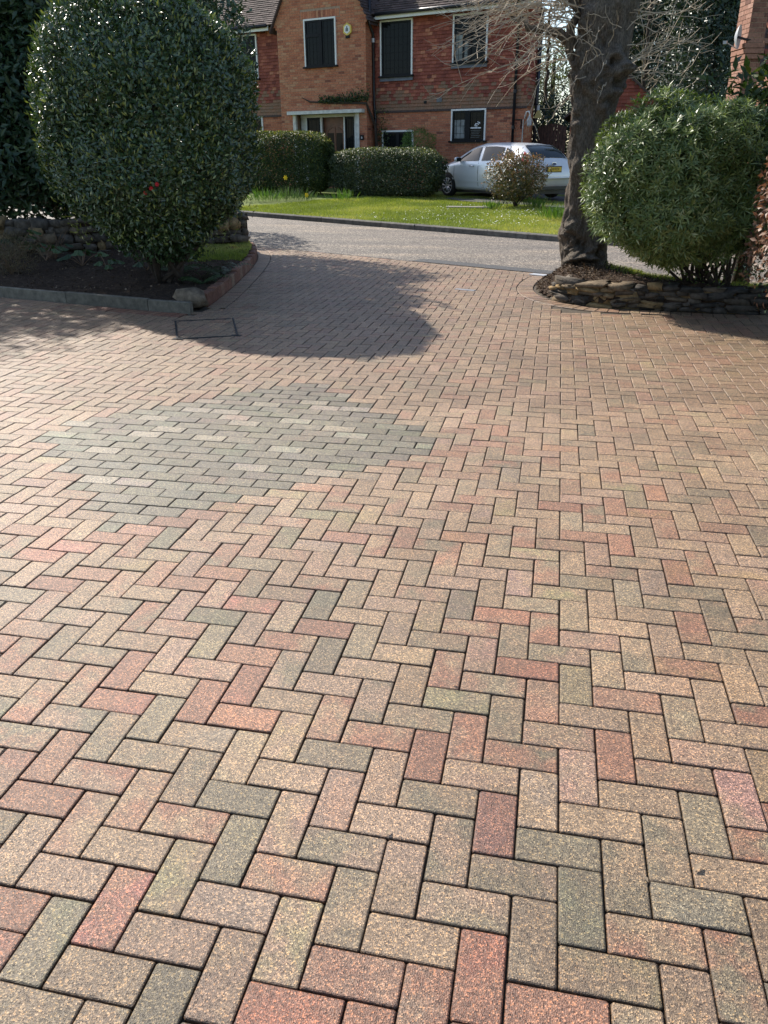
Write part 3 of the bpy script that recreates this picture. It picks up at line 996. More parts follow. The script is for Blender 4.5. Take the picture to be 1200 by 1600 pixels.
def plant_z(x, y):
    P = np.stack([x, y, 0 * x], -1)
    t_, q = lane_tq(x, y)
    lvl = np.interp(q, [-2.6, -1.2, -.3, 0], [.24, .24, .12, .03])
    d = np.hypot(x - TREE[0], y - TREE[1])
    mound = .12 * np.exp(-(d / .55) ** 2)
    de = np.min(np.linalg.norm(np.stack([x, y], -1)[..., None, :] - PLANT[None, None] if x.ndim == 2 else np.stack([x, y], -1)[:, None, :] - PLANT[None], axis=-1), axis=-1)
    slope = np.where(x < .05, np.clip(de / .42, 0, 1), np.clip(de / .2, 0, 1))
    return (lvl + mound) * slope + .02 * fbm(P, 6, 3) * slope + .002
heightfield('planter_soil', plant_poly, plant_z, .045, 'soil', kind='structure')
n = 5000
x, y = rng.normal(TREE[0] - .28, .5, n), rng.normal(TREE[1] - .5, .5, n)
k = inside(plant_poly, x, y); x, y = x[k], y[k]
P = np.stack([x, y, plant_z(x, y) + .012], -1)
reg(leafmesh('leaf_litter', P, rdir(len(P)) * np.array([1, 1, .6]), rdir(len(P)) + np.array([0, 0, .8]), rng.uniform(.015, .05, len(P)), rng.uniform(.008, .022, len(P)), rng.random(len(P)), 'litter', None, LEAF_OVAL), 'brown leaf litter and twigs heaped round the tree foot', 'leaf litter', kind='stuff')
def planter_grass(n):
    x, y = rng.uniform(.3, 2.6, n), rng.uniform(7.7, 9.6, n)
    t_, q = lane_tq(x, y)
    k = inside(plant_poly, x, y) & (q > -1.0) & (q < -.12) & (rng.random(n) < np.clip((x - .35) * 2, 0, 1))
    return x[k], y[k]
reg(grass('planter_grass', 14000, planter_grass, lambda x, y: plant_z(x, y) - .005, .03, .07, .007), 'thin strip of grass behind the stone planter wall', 'grass')
# ================================================================== THE HOUSE ACROSS THE LANE
def hole_intervals(s0, s1, z0, z1, holes):
    iv = [(s0, s1)]
    for (a, b_, c, d) in holes:
        if c < z1 - .002 and d > z0 + .002:
            nx = []
            for (p, q) in iv:
                if b_ <= p or a >= q: nx.append((p, q)); continue
                if a > p: nx.append((p, a))
                if b_ < q: nx.append((b_, q))
            iv = nx
    return iv
def bricks(mb, s0, s1, z0, z1, y, holes=(), gable=None, axis='x', tint=lambda z: None):
    """stretcher bond in the plane y (faces -y); axis 'y' lays it in the plane x=y facing +x"""
    r = 0
    z = z0
    while z < z1 - .02:
        za, zb = z + .004, min(z + .071, z1)
        lo, hi = (s0, s1) if gable is None else gable((za + zb) / 2)
        if hi - lo > .05:
            for (p, q) in hole_intervals(lo, hi, za, zb, holes):
                s_ = math.floor(p / .225) * .225 + (.1125 if r % 2 else 0) - .225
                while s_ < q:
                    a, b_ = max(s_ + .004, p), min(s_ + .221, q)
                    s_ += .225
                    if b_ - a < .02: continue
                    d = random.uniform(.006, .010)
                    e = .0015
                    if axis == 'x':
                        V = [(a, y, za), (b_, y, za), (b_, y, zb), (a, y, zb), (a + e, y - d, za + e), (b_ - e, y - d, za + e), (b_ - e, y - d, zb - e), (a + e, y - d, zb - e)]
                    else:
                        V = [(y, a, za), (y, b_, za), (y, b_, zb), (y, a, zb), (y + d, a + e, za + e), (y + d, b_ - e, za + e), (y + d, b_ - e, zb - e), (y + d, a + e, zb - e)]
                    mb.add(V, [(4, 5, 6, 7), (0, 1, 5, 4), (1, 2, 6, 5), (2, 3, 7, 6), (3, 0, 4, 7)], min(1, max(0, random.gauss(.5, .2) + (tint(z) or 0))))
        z += .075
        r += 1
def hung_tiles(mb, s0, s1, z0, z1, y, holes=(), axis='x', weather=.8, tf=None):
    z, r = z0, 0
    while z < z1 - .02:
        zb = min(z + .115, z1)
        for (p, q) in hole_intervals(s0, s1, z + .01, zb - .01, holes):
            s_ = math.floor(p / .168) * .168 + (.084 if r % 2 else 0) - .168
            while s_ < q:
                a, b_ = max(s_ + .0015, p), min(s_ + .1665, q)
                s_ += .168
                if b_ - a < .02: continue
                o1, o2 = random.uniform(.036, .044), .010
                if tf: tn = tf(z)
                elif z - z0 < weather and random.random() < 1.1 - (z - z0) / weather * .8: tn = random.uniform(.76, 1)
                else:
                    tn = min(.62, max(0, random.gauss(.34, .15)))
                    if random.random() < .07: tn = .7
                if axis == 'x':
                    V = [(a, y - o1, z), (b_, y - o1, z), (b_, y - o2, zb), (a, y - o2, zb), (a, y, z), (b_, y, z), (b_, y, zb), (a, y, zb)]
                else:
                    V = [(y + o1, a, z), (y + o1, b_, z), (y + o2, b_, zb), (y + o2, a, zb), (y, a, z), (y, b_, z), (y, b_, zb), (y, a, zb)]
                mb.add(V, [(0, 1, 2, 3), (4, 5, 1, 0), (0, 3, 7, 4), (1, 5, 6, 2)], tn)
        z += .1
        r += 1
def roof_tiles(mb, P0, U, Vd, nu, nv, w_=.168, g_=.105, keep=None):
    """P0 eave corner, U unit along the eave, Vd unit up the slope"""
    P0, U, Vd = np.array(P0, float), np.array(U, float), np.array(Vd, float)
    N = np.cross(U, Vd)
    for r in range(nv):
        for k in range(-1, nu):
            a = k * w_ + (w_ / 2 if r % 2 else 0)
            b_ = a + w_ - .003
            v0, v1 = r * g_, r * g_ + g_ * 1.15
            if keep and not keep((a + b_) / 2, v0): continue
            o1, o2 = random.uniform(.026, .036), .010
            q = [P0 + U * x + Vd * y + N * o for x, y, o in ((a, v0, o1), (b_, v0, o1), (b_, v1, o2), (a, v1, o2), (a, v0, 0), (b_, v0, 0), (b_, v1, 0), (a, v1, 0))]
            mb.add(q, [(0, 1, 2, 3), (4, 5, 1, 0), (0, 3, 7, 4), (1, 5, 6, 2)], min(1, max(0, random.gauss(.5, .22))))

HZ = 0.3
house = empty('brick_house', (HB[0], HB[1], 0), math.atan2(HE[1], HE[0]), label='red brick and tile-hung house with dark windows across the lane', cat='house')
BY, BX0, BX1 = -.5, -3.5, .07                      # projecting bay
RS = 5.55                                           # right corner
W1 = (.36, 1.57, 3.83, 5.46); W2 = (3.0, 4.19, 4.08, 5.44); W3 = (3.01, 4.24, 1.84, 2.815); W4 = (.40, 1.61, 1.1, 2.24)
WB = (-2.35, -1.06, 4.2, 5.64); PORCH = (-2.98, -.22, .5, 2.79); W5 = (-6.1, -4.72, 1.5, 2.8); W6 = (-6.2, -4.76, 4.0, 5.44)
b = MB(); b.prism([(-9.5, 0), (RS, 0), (RS, .7), (3.1, 7.0), (-9.5, 7.0)], HZ, 5.6); b.build('wall_core', 'mortar', house)
b = MB(); b.xzprism([(BX0, 2.79), (BX1, 2.79), (BX1, 5.5), (BX1 + .1, 5.55), (-1.715, 8.6), (BX0 - .1, 5.55), (BX0, 5.5)], BY, .3); b.build('bay_core', 'mortar', house)
one('bay_pier', 'mortar', house, b=(BX0, -2.98, BY, .3, HZ, 2.79))
one('bay_pier', 'mortar', house, b=(-.22, BX1, BY, .3, HZ, 2.79))
def holes_grow(w_, g_=.0): return (w_[0] - g_, w_[1] + g_, w_[2] - g_, w_[3] + g_)
b = MB()
bricks(b, BX1 + .01, RS, HZ, 2.83, 0, [W3, W4])
bricks(b, -9.5, BX0 - .01, HZ, 2.83, 0, [W5])
bricks(b, 0, .7, HZ, 2.83, RS, axis='y')
b.build('ground_floor_bricks', 'brick', house, kind='stuff')
def gab(z):
    if z < 5.38: return (BX0, BX1)
    if z < 5.55: return (BX0 - (z - 5.38) * 1.0, BX1 + (z - 5.38) * .9)
    f = (z - 5.55)
    return (BX0 - .17 + f * .57, BX1 + .15 - f * .57)
b = MB()
bricks(b, BX0, BX1, HZ, 8.4, BY, [WB, PORCH, (-2.5, -.9, 5.645, 5.86)], gab, tint=lambda z: .12)
bricks(b, BY, -.005, HZ, 5.5, BX1, axis='y')
b.build('bay_bricks', 'brick', house, kind='stuff')
b = MB()                                            # soldier bricks over the bay window
for k in range(17):
    a = WB[0] - .13 + k * .0915
    b.box(a + .004, a + .087, BY - .009, BY, 5.65, 5.86, min(1, max(0, random.gauss(.5, .2))))
b.build('window_lintel', 'brick', house, kind='stuff')
b = MB()
hung_tiles(b, BX1 + .02, RS + .03, 2.84, 5.5, 0, [W1, W2])
hung_tiles(b, -9.5, BX0 - .02, 2.84, 5.5, 0, [W6])
hung_tiles(b, -.03, .7, 2.84, 5.6, RS, axis='y')
b.build('hung_tiles', 'hung_tile', house, kind='stuff')
# roofs
pitch = math.radians(44)
roof = MB(); roof.add([(-9.8, -.36, 5.60), (RS + .25, -.36, 5.60), (4.5, 3.5, 5.60 + 3.86 * math.tan(pitch)), (-9.8, 3.5, 5.60 + 3.86 * math.tan(pitch)), (-9.8, 7.3, 5.6), (3.2, 7.3, 5.6)], [(0, 1, 2, 3), (3, 2, 5, 4), (0, 3, 4), (1, 5, 2)])
roof = roof.build('roof', 'roof_tile', house)
b = MB()
roof_tiles(b, (BX1 + .3, -.365, 5.61), (1, 0, 0), (0, math.cos(pitch), math.sin(pitch)), 33, 20, keep=lambda a, v: a < 5.4 - v * .25)
roof_tiles(b, (-9.8, -.365, 5.61), (1, 0, 0), (0, math.cos(pitch), math.sin(pitch)), 36, 20)
b.build('roof_tiles', 'roof_tile', roof, kind='stuff')
ga = math.radians(60)
apex = (-1.715, 8.90)
b = MB()
for sg, e0 in ((-1, BX0 - .24), (1, BX1 + .24)):
    zz = apex[1] - abs(e0 - apex[0]) * math.tan(ga)
    V = [(e0, BY - .12, zz), (apex[0], BY - .12, apex[1]), (apex[0], 3.4, apex[1]), (e0, 1.2, zz)]
    V2 = [(x, y, z - .08) for x, y, z in V]
    b.add(V + V2, [(0, 1, 2, 3) if sg > 0 else (3, 2, 1, 0), (0, 4, 5, 1) if sg < 0 else (1, 5, 4, 0), (4, 7, 6, 5) if sg > 0 else (5, 6, 7, 4)])
groof = b.build('gable_roof', 'roof_tile', house)
b = MB()
e0 = BX0 - .24; zz = apex[1] - abs(e0 - apex[0]) * math.tan(ga)
roof_tiles(b, (e0, 2.0, zz + .005), (0, -1, 0), (math.cos(ga), 0, math.sin(ga)), 13, 38)
e0 = BX1 + .24; zz = apex[1] - abs(e0 - apex[0]) * math.tan(ga)
roof_tiles(b, (e0, BY - .12, zz + .005), (0, 1, 0), (-math.cos(ga), 0, math.sin(ga)), 13, 38)
b.build('gable_tiles', 'roof_tile', groof, kind='stuff')
one('fascia_board', 'white_paint', house, b=(BX1 + .28, RS + .2, -.34, -.31, 5.46, 5.60))
one('fascia_board', 'white_paint', house, b=(-9.7, BX0 - .5, -.34, -.31, 5.46, 5.60))
one('soffit', 'white_paint', house, b=(BX1 + .02, RS + .2, -.31, -.02, 5.50, 5.53))
b = MB(); b.tube([(BX1 + .3, -.40, 5.60), (RS + .22, -.40, 5.60)], .055, 10); b.build('gutter', 'black_pipe', house, smooth=True)
b = MB(); b.tube([(-9.7, -.40, 5.60), (BX0 - .52, -.40, 5.60)], .055, 10); b.build('gutter', 'black_pipe', house, smooth=True)

def window(parent, wn, y, casements, lead=(.14, .2), sill='black_frame', white=.05, sill_grey=False, glass_y=.07):
    s0, s1, z0, z1 = wn
    e = empty('window', (0, 0, 0)); e.parent = parent
    b = MB()                                        # painted surround
    b.box(s0, s0 + white, y - .055, y + .0, z0 + .045, z1 - white)
    b.box(s1 - white, s1, y - .055, y + .0, z0 + .045, z1 - white)
    b.box(s0, s1, y - .055, y + .0, z1 - white, z1)
    b.build('surround', 'white_paint', e)
    a, c, d, f = s0 + white, s1 - white, z0 + .045, z1 - white
    t_ = .055
    b = MB()
    b.box(a, c, y - .04, y - .001, d, d + t_); b.box(a, c, y - .04, y - .001, f - t_, f)
    b.box(a, a + t_, y - .04, y - .001, d + t_, f - t_); b.box(c - t_, c, y - .04, y - .001, d + t_, f - t_)
    for (p, q, r, s_) in casements:                 # bars in 0..1 window coordinates
        x0, x1, zz0, zz1 = a + (c - a) * p, a + (c - a) * q, d + (f - d) * r, d + (f - d) * s_
        b.box(x0, x1, y - .048, y - .001, zz0, zz1)
    b.build('frame', 'black_frame', e)
    g_ = one('pane', 'glass', e, b=(a + t_ * .5, c - t_ * .5, y - .016, y - .004, d + t_ * .5, f - t_ * .5))
    b = MB()
    nx, nz = int((c - a) / lead[0]), int((f - d) / lead[1])
    for k in range(1, nx): b.box(a + (c - a) * k / nx - .004, a + (c - a) * k / nx + .004, y - .024, y - .019, d + t_, f - t_)
    for k in range(1, nz): b.box(a + t_, c - t_, y - .025, y - .020, d + (f - d) * k / nz - .004, d + (f - d) * k / nz + .004)
    b.build('leading', 'black_frame', e)
    b = MB()
    b.box(s0 - .05, s1 + .05, y - .11, y - .0, z0 - .005, z0 + .045)
    b.build('sill', sill, e)
    if sill_grey:
        b = MB(); b.add([(s0 - .02, y - .075, z0 - .115), (s1 + .02, y - .075, z0 - .115), (s1 + .02, y - .035, z0 - .006), (s0 - .02, y - .035, z0 - .006)], [(0, 1, 2, 3)])
        b.v += [(x, y_ + .03, z) for x, y_, z in b.v]; b.t += b.t
        b.f += [(7, 6, 5, 4), (0, 4, 5, 1), (0, 3, 7, 4), (1, 5, 6, 2)]
        b.build('apron', 'lead_grey', e)
    return e
window(house, W1, -.02, [(.97, 1, .5, .51)], sill_grey=True)
w2 = window(house, W2, -.02, [(.46, .54, 0, 1), (.0, 1, .62, .68), (.28, .33, .0, .62)], sill_grey=True)
w3 = window(house, W3, 0.0, [(.40, .56, 0, 1)])
window(house, W4, 0.0, [(.46, .56, 0, 1)])
window(house, WB, BY, [(.47, .57, 0, 1), (0, .5, .64, .71)])
window(house, W5, 0.0, [(.46, .54, 0, 1)]); window(house, W6, -.02, [(.46, .54, 0, 1)])
one('curtain', 'curtain', w3, b=(W3[0] + .12, W3[0] + .5, -.0185, -.0165, W3[2] + .12, W3[2] + .66))
one('curtain', 'curtain', w2, b=(W2[0] + .1, W2[0] + .34, -.0385, -.0365, W2[2] + .1, W2[2] + .8))
one('curtain', 'curtain', w2, b=(W2[0] + .41, W2[0] + .54, -.0385, -.0365, W2[2] + .1, W2[2] + .62))
b = MB()                                            # white sticker in the right casement
x0 = W3[0] + .70; zz = W3[2] + .40
for k in range(3): b.box(x0 + k * .125, x0 + k * .125 + .115, -.030, -.026, zz, zz + .035)
for (dx, dz, ww, hh) in ((.14, .07, .05, .05), (.17, .10, .03, .05), (.20, .13, .06, .02), (.19, .06, .05, .025), (.25, .10, .03, .05), (.27, .16, .06, .025), (.23, .18, .04, .02), (.16, .06, .03, .08), (.31, .13, .02, .03)):
    b.box(x0 + dx, x0 + dx + ww, -.030, -.026, zz + dz, zz + dz + hh)
b.build('sticker', 'white_print', w3)
b = MB()
for k in range(5): b.box(x0 + .01 + .02 * (k % 2), x0 + .36 - .03 * (k % 3), -.030, -.026, zz - .06 - k * .05, zz - .05 - k * .05)
b.build('sticker_lines', 'grey_print', w3)

# porch
pr = empty('porch', (0, 0, 0)); pr.parent = house
one('post', 'weathered_white', pr, b=(-2.98, -2.86, BY - .04, BY + .06, HZ, 2.79))
one('post', 'weathered_white', pr, b=(-.36, -.22, BY - .04, BY + .06, HZ, 2.79))
b = MB()
for s_ in (-2.62, -2.0, -1.02, -.58):
    b.box(s_ - .03, s_ + .03, BY + .28, BY + .36, HZ, 2.75)
b.box(-2.86, -.36, BY + .28, BY + .36, 2.70, 2.79)
b.build('door_frame', 'white_paint', pr)
one('side_return', 'weathered_white', pr, b=(-2.86, -2.62, BY + .30, BY + .34, HZ, 2.7))
for a, c in ((-2.59, -2.03), (-.99, -.61)):
    b = MB(); b.box(a, a + .05, BY + .27, BY + .35, HZ, 2.7); b.box(c - .05, c, BY + .27, BY + .35, HZ, 2.7); b.box(a + .05, c - .05, BY + .27, BY + .35, 2.62, 2.7); b.box(a + .05, c - .05, BY + .27, BY + .35, HZ, .9)
    sf = b.build('side_light', 'black_frame', pr)
    one('pane', 'glass', sf, b=(a + .04, c - .04, BY + .30, BY + .31, .9, 2.63))
    b = MB()
    for k in (1, 2): b.box(a + (c - a) * k / 3 - .005, a + (c - a) * k / 3 + .005, BY + .293, BY + .299, .9, 2.62)
    for k in range(6): b.box(a + .05, c - .05, BY + .292, BY + .298, 1.1 + k * .26, 1.11 + k * .26)
    b.build('leading', 'black_frame', sf)
dr = one('door', 'door_wood', pr, b=(-1.97, -1.05, BY + .44, BY + .48, HZ, 2.70))
b = MB()
cxd = -1.51
pts = [(cxd - .36, 1.2), (cxd + .36, 1.2), (cxd + .36, 2.1)] + [(cxd + .36 * math.cos(a), 2.1 + .3 * math.sin(a)) for a in np.linspace(.2, math.pi - .2, 9)] + [(cxd - .36, 2.1)]
for k in range(len(pts)):
    p, q = pts[k], pts[(k + 1) % len(pts)]
    b.tube([(p[0], BY + .435, p[1]), (q[0], BY + .435, q[1])], .018, 4)
b.box(cxd - .02, cxd + .02, BY + .42, BY + .44, 1.2, 2.38)
b.build('arched_moulding', 'door_wood', dr)
for a, c in ((-.31, -.05), (.05, .31)):
    one('door_pane', 'glass', dr, b=(cxd + a, cxd + c, BY + .432, BY + .438, 1.55, 2.2))
b = MB(); b.box(-3.1, .0, BY - .22, BY + .02, 2.79, 2.895)
b.build('canopy', 'weathered_white', pr)

# rain pipes, alarm, number, vents
def pipe(name, pts, r=.045):
    b = MB(); b.tube(pts, r, 8); return b.build(name, 'black_pipe', house, smooth=True)
p1 = pipe('downpipe', [(.14, -.34, 6.3), (.13, -.34, 5.35), (.13, -.12, 5.1), (.13, -.10, 3.1), (.18, -.10, 2.6), (.18, -.10, HZ)])
b = MB(); b.tube([(.13, -.12, 4.86), (.13, -.12, 4.98)], .062, 10); b.build('pipe_collar', 'metal_light', p1)
p2 = pipe('downpipe', [(5.2, -.40, 5.56), (5.2, -.38, 5.4), (5.2, -.10, 5.1), (5.2, -.09, HZ)])
for z in (4.0, 3.2, 2.2):
    b = MB(); b.tube([(5.2, -.09, z), (5.2, -.09, z + .1)], .058, 10); b.build('pipe_collar', 'black_pipe', p2)
pipe('downpipe', [(RS + .10, .66, 5.5), (RS + .10, .66, HZ)], .06)
al = empty('alarm_box', (-.6, BY, 5.24)); al.parent = house
def hexa_prism(r, y0, y1, sx=1.0):
    b = MB(); b.xzprism([(sx * r * math.sin(a), r * math.cos(a)) for a in [-k * math.pi / 3 for k in range(6)]], y0, y1); return b
hexa_prism(.19, -.06, -.009, .92).build('housing', 'yellow_plastic', al)
hexa_prism(.13, -.075, -.06, .92).build('cover', 'white_paint', al)
b = MB(); b.box(-.05, .05, -.082, -.076, -.06, .03); b.box(-.02, .02, -.083, -.0765, .03, .08); b.build('emblem', 'grey_print', al)
one('strobe', 'black_frame', al, b=(-.07, .07, -.06, -.005, -.25, -.17))
pl_ = one('number_plaque', 'black_frame', house, b=(-.19, -.05, BY - .03, BY - .01, 1.95, 2.11))
def text(body, size, parent, mat, loc, rot, name='lettering', ext=.002):
    cu = bpy.data.curves.new('t', 'FONT'); cu.body = body; cu.size = size; cu.align_x = 'CENTER'; cu.align_y = 'CENTER'; cu.extrude = ext; cu.resolution_u = 3
    tmp = bpy.data.objects.new('t', cu); COL.objects.link(tmp)
    dg = bpy.context.evaluated_depsgraph_get()
    me = bpy.data.meshes.new_from_object(tmp.evaluated_get(dg))
    bpy.data.objects.remove(tmp); bpy.data.curves.remove(cu)
    me.materials.clear(); me.materials.append(MAT[mat])
    o = newobj(name, me, parent); o.location = loc; o.rotation_euler = rot
    return o
text('6', .12, pl_, 'white_print', (-.12, BY - .033, 2.03), (math.pi / 2, 0, 0))
b = MB(); b.box(2.45, 2.67, -.036, -.01, 3.06, 3.36, .5); b.build('vent_opening', 'edge_brick', house)
one('vent_grille', 'lead_grey', house, b=(2.47, 2.66, -.045, -.03, 3.04, 3.17))
b = MB(); b.tube([(2.05, -.045, 3.06), (2.05, .01, 3.06)], .055, 12); b.build('flue_hole', 'black_frame', house)
one('oversailing_course', 'roof_tile', house, b=(BX1 + .02, RS + .04, -.05, -.003, 2.775, 2.84))
one('oversailing_course', 'roof_tile', house, b=(-9.5, BX0 - .02, -.05, -.003, 2.775, 2.84))
wlp = empty('wall_lamp', (RS, 0, 0)); wlp.parent = house
b = MB(); b.tube([(.0, -.04, 2.50), (.05, -.14, 2.56), (.11, -.22, 2.66), (.2, -.26, 2.68), (.24, -.27, 2.6), (.24, -.27, 2.52)], .02, 6); b.build('swan_neck', 'white_paint', wlp)
b = MB(); b.tube([(.24, -.27, 2.54), (.24, -.27, 2.46), (.24, -.27, 2.3), (.24, -.27, 2.26)], [.03, .07, .075, .05], 10); b.build('glass_globe', 'dish_grey', wlp)
b = MB(); b.tube([(-.05, -.03, 2.46), (-.05, -.03, 1.2)], .016, 5); b.build('cable', 'metal_light', wlp)
b = MB(); b.box(-.32, -.10, -.03, -.01, 2.44, 2.47); b.box(-.13, -.10, -.03, -.01, 2.2, 2.44); b.build('bracket', 'black_frame', wlp)

# climber on the bay
cl = empty('wall_climber', (.0, 0, 0), label='dark leafy climber trained along the bay wall beside the downpipe', cat='climber')
cl.location = house.location; cl.rotation_euler = house.rotation_euler
b = MB(); b.tube([(-2.55, BY - .03, 3.32), (-2.2, BY - .05, 3.18), (-1.5, BY - .06, 3.13), (-.6, BY - .06, 3.10), (.1, BY - .06, 3.06), (.22, -.2, 2.4), (.3, -.15, 1.2), (.28, -.12, HZ)], [.012, .025, .035, .04, .045, .05, .055, .06], 6); b.build('stem', 'stem', cl)
n = 1700
q = rng.random(n)
xs = np.where(q < .5, rng.uniform(-1.8, .25, n), rng.normal(.42, .16, n))
zs = np.where(q < .5, 3.12 + np.abs(rng.normal(0, .09, n)) * (1 + np.clip(xs + 1.0, 0, 1)), rng.uniform(.4, 2.9, n))
keep = (q < .5) | (rng.random(n) < 1.2 - (zs - .4) / 2.6)
ys = np.where(q < .5, BY - .08, -.12) + rng.normal(0, .05, n)
P = np.stack([xs, ys, zs], -1)[keep]
leafy('foliage', P, np.tile([0, -1., .3], (len(P), 1)), .07, .05, 'leaf_hedge', cl, np.clip(rng.normal(.4, .2, len(P)), 0, 1), kind='stuff')

# --- side gate, garage
gate = empty('wooden_gate', (*hxy(5.62, -1.0), 0), house.rotation_euler[2], label='dark brown vertical board gate between house and garage', cat='gate')
for k in range(9):
    one('board', 'fence_wood', gate, b=(.02 + k * .105, .02 + k * .105 + .092, random.uniform(-.006, .006), .03, HZ, 2.36 - .02 * abs(k - 4) + random.uniform(-.012, .012)))
for z in (.7, 1.9): one('rail', 'fence_wood', gate, b=(.0, .98, .03, .08, z, z + .1))
gar = empty('garage', (*hxy(6.62, -1.2), 0), house.rotation_euler[2] + .27, label='small brick garage with tile-hung gable behind the tree trunk', cat='garage')
one('wall_core', 'mortar', gar, b=(0, 2.9, 0.3, 3.5, HZ, 2.62))
b = MB(); bricks(b, 0, .5, HZ, 2.6, .0); bricks(b, 2.4, 2.9, HZ, 2.6, .0); b.build('pier_bricks', 'brick', gar, kind='stuff')
one('pier', 'mortar', gar, b=(.0, .5, .0, .3, HZ, 2.6))
one('pier', 'mortar', gar, b=(2.4, 2.9, .0, .3, HZ, 2.6))
one('door', 'garage_door', gar, b=(.5, 2.4, .1, .16, HZ, 2.5))
b = MB()
for k in range(12): b.box(.52 + k * .157, .52 + k * .157 + .145, .085, .1, HZ, 2.48)
b.build('door_ribs', 'garage_door', gar)
one('lintel', 'white_paint', gar, b=(.5, 2.4, .04, .12, 2.50, 2.57))
GAP = 3.78
b = MB(); b.xzprism([(-.05, 2.6), (2.95, 2.6), (1.45, GAP)], -.01, .3); b.build('gable', 'mortar', gar)
b = MB()
for r in range(12):
    z = 2.6 + r * .1
    hw = 1.47 * (1 - (z + .05 - 2.6) / (GAP - 2.6))
    if hw > .05: hung_tiles(b, 1.45 - hw, 1.45 + hw, z, z + .1, -.012, tf=lambda z: random.choice([.1, .25, .3, .4, .5]))
b.build('gable_tiles', 'hung_tile', gar, kind='stuff')
b = MB()
for sg in (-1, 1):
    x0 = 1.45 + sg * 1.65; z0 = GAP + .07 - 1.65 * (GAP - 2.6) / 1.5
    V = [(1.45, -.1, GAP + .07), (x0, -.1, z0), (x0, 3.6, z0), (1.45, 3.6, GAP + .07)]
    b.add(V + [(x, y, z - .07) for x, y, z in V], [(0, 1, 2, 3) if sg < 0 else (3, 2, 1, 0), (0, 4, 5, 1) if sg < 0 else (1, 5, 4, 0), (7, 6, 5, 4) if sg < 0 else (4, 5, 6, 7), (1, 5, 6, 2)])
b.build('roof', 'roof_tile', gar)
lan = empty('porch_lantern', (*hxy(5.85, .0), 0), house.rotation_euler[2], label='small yellowish peaked board lantern hanging beside the house corner', cat='lantern')
b = MB(); b.xzprism([(-.14, 2.5), (.14, 2.5), (.02, 2.72), (-.03, 2.72)], .3, .36); b.build('board', 'tan_board', lan)
b = MB(); b.tube([(-.01, .33, 2.72), (-.01, .33, 2.86)], .045, 6); b.build('cap', 'dish_grey', lan)
b = MB(); b.tube([(-.01, .33, 2.86), (-.2, .5, 2.9)], .02, 5); b.build('bracket', 'black_frame', lan)

# ================================================================== NEIGHBOUR'S HOUSE, right edge
c0 = at(1162, 100, 17.0)
nh = empty('neighbour_house', (c0[0], c0[1], 0), .22, label="neighbour's brick house with tall chimney and tiled slope at right edge", cat='house')
ch_w, ch_d = .29, .55
b = MB(); b.box(0.006, ch_w - .002, .006, ch_d, 0, 6.2); b.build('chimney_core', 'mortar', nh)
b = MB(); bricks(b, 0, ch_w, 0, 6.2, .006, tint=lambda z: -.25)  # front bricks tinted dark, left face light: sun and shade put into the colour
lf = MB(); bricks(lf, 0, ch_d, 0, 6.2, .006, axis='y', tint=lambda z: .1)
lf.v = [(.012 - x, y, z) for x, y, z in lf.v]; lf.f = [f[::-1] for f in lf.f]
b.add(lf.v, lf.f); b.t = b.t[:len(b.v) - len(lf.v)] + lf.t
b.build('chimney_bricks', 'faded_brick', nh, kind='stuff')
for k in range(3):
    one('chimney_course', 'faded_brick', nh, b=(-.02 - .012 * k, ch_w + .02, -.02 - .012 * (2 - k), ch_d, 2.98 + k * .085, 3.05 + k * .085))
one('wall', 'faded_brick', nh, b=(ch_w + .5, 7, .25, 1.6, 0, 3.1))
rp = math.radians(58)
b = MB(); b.add([(ch_w + .01, .02, 2.7), (7, .02, 2.7), (7.4, 2.6, 2.7 + 2.58 * math.tan(rp)), (ch_w + .9, 2.6, 2.7 + 2.58 * math.tan(rp))], [(0, 1, 2, 3)])
nr = b.build('roof', 'roof_tile', nh)
b = MB(); roof_tiles(b, (ch_w + .16, .015, 2.7), (1, 0, 0), (0, math.cos(rp), math.sin(rp)), 16, 40, keep=lambda a, v: a > -.05 + v * .17); b.build('roof_tiles', 'hung_tile', nr, kind='stuff')
dish = empty('satellite_dish', (c0[0] - .08, c0[1] - .02, 3.32), house.rotation_euler[2] - .15, label='grey satellite dish fixed to the chimney at right', cat='satellite dish')
b = MB()
nr_, na = 5, 20
for i in range(nr_ + 1):
    for k in range(na):
        a = 2 * math.pi * k / na; r = i / nr_
        b.v.append((-.02 - .07 * (1 - r * r), .12 * r * math.cos(a), .19 * r * math.sin(a))); b.t.append(.5)
for i in range(nr_):
    for k in range(na):
        b.f.append((i * na + k, i * na + (k + 1) % na, (i + 1) * na + (k + 1) % na, (i + 1) * na + k))
b.v = [(x - .05, y + x * .3, z) for x, y, z in b.v]
b.build('reflector', 'dish_grey', dish, smooth=True)
b = MB(); b.tube([(-.08, 0, -.18), (-.26, -.05, -.08)], .009, 5); b.box(-.31, -.25, -.08, -.03, -.10, -.05); b.build('feed_arm', 'metal_light', dish)
b = MB(); b.tube([(-.1, 0, 0), (.05, .05, -.05), (.1, .1, -.05)], .02, 6); b.build('mount', 'black_pipe', dish)
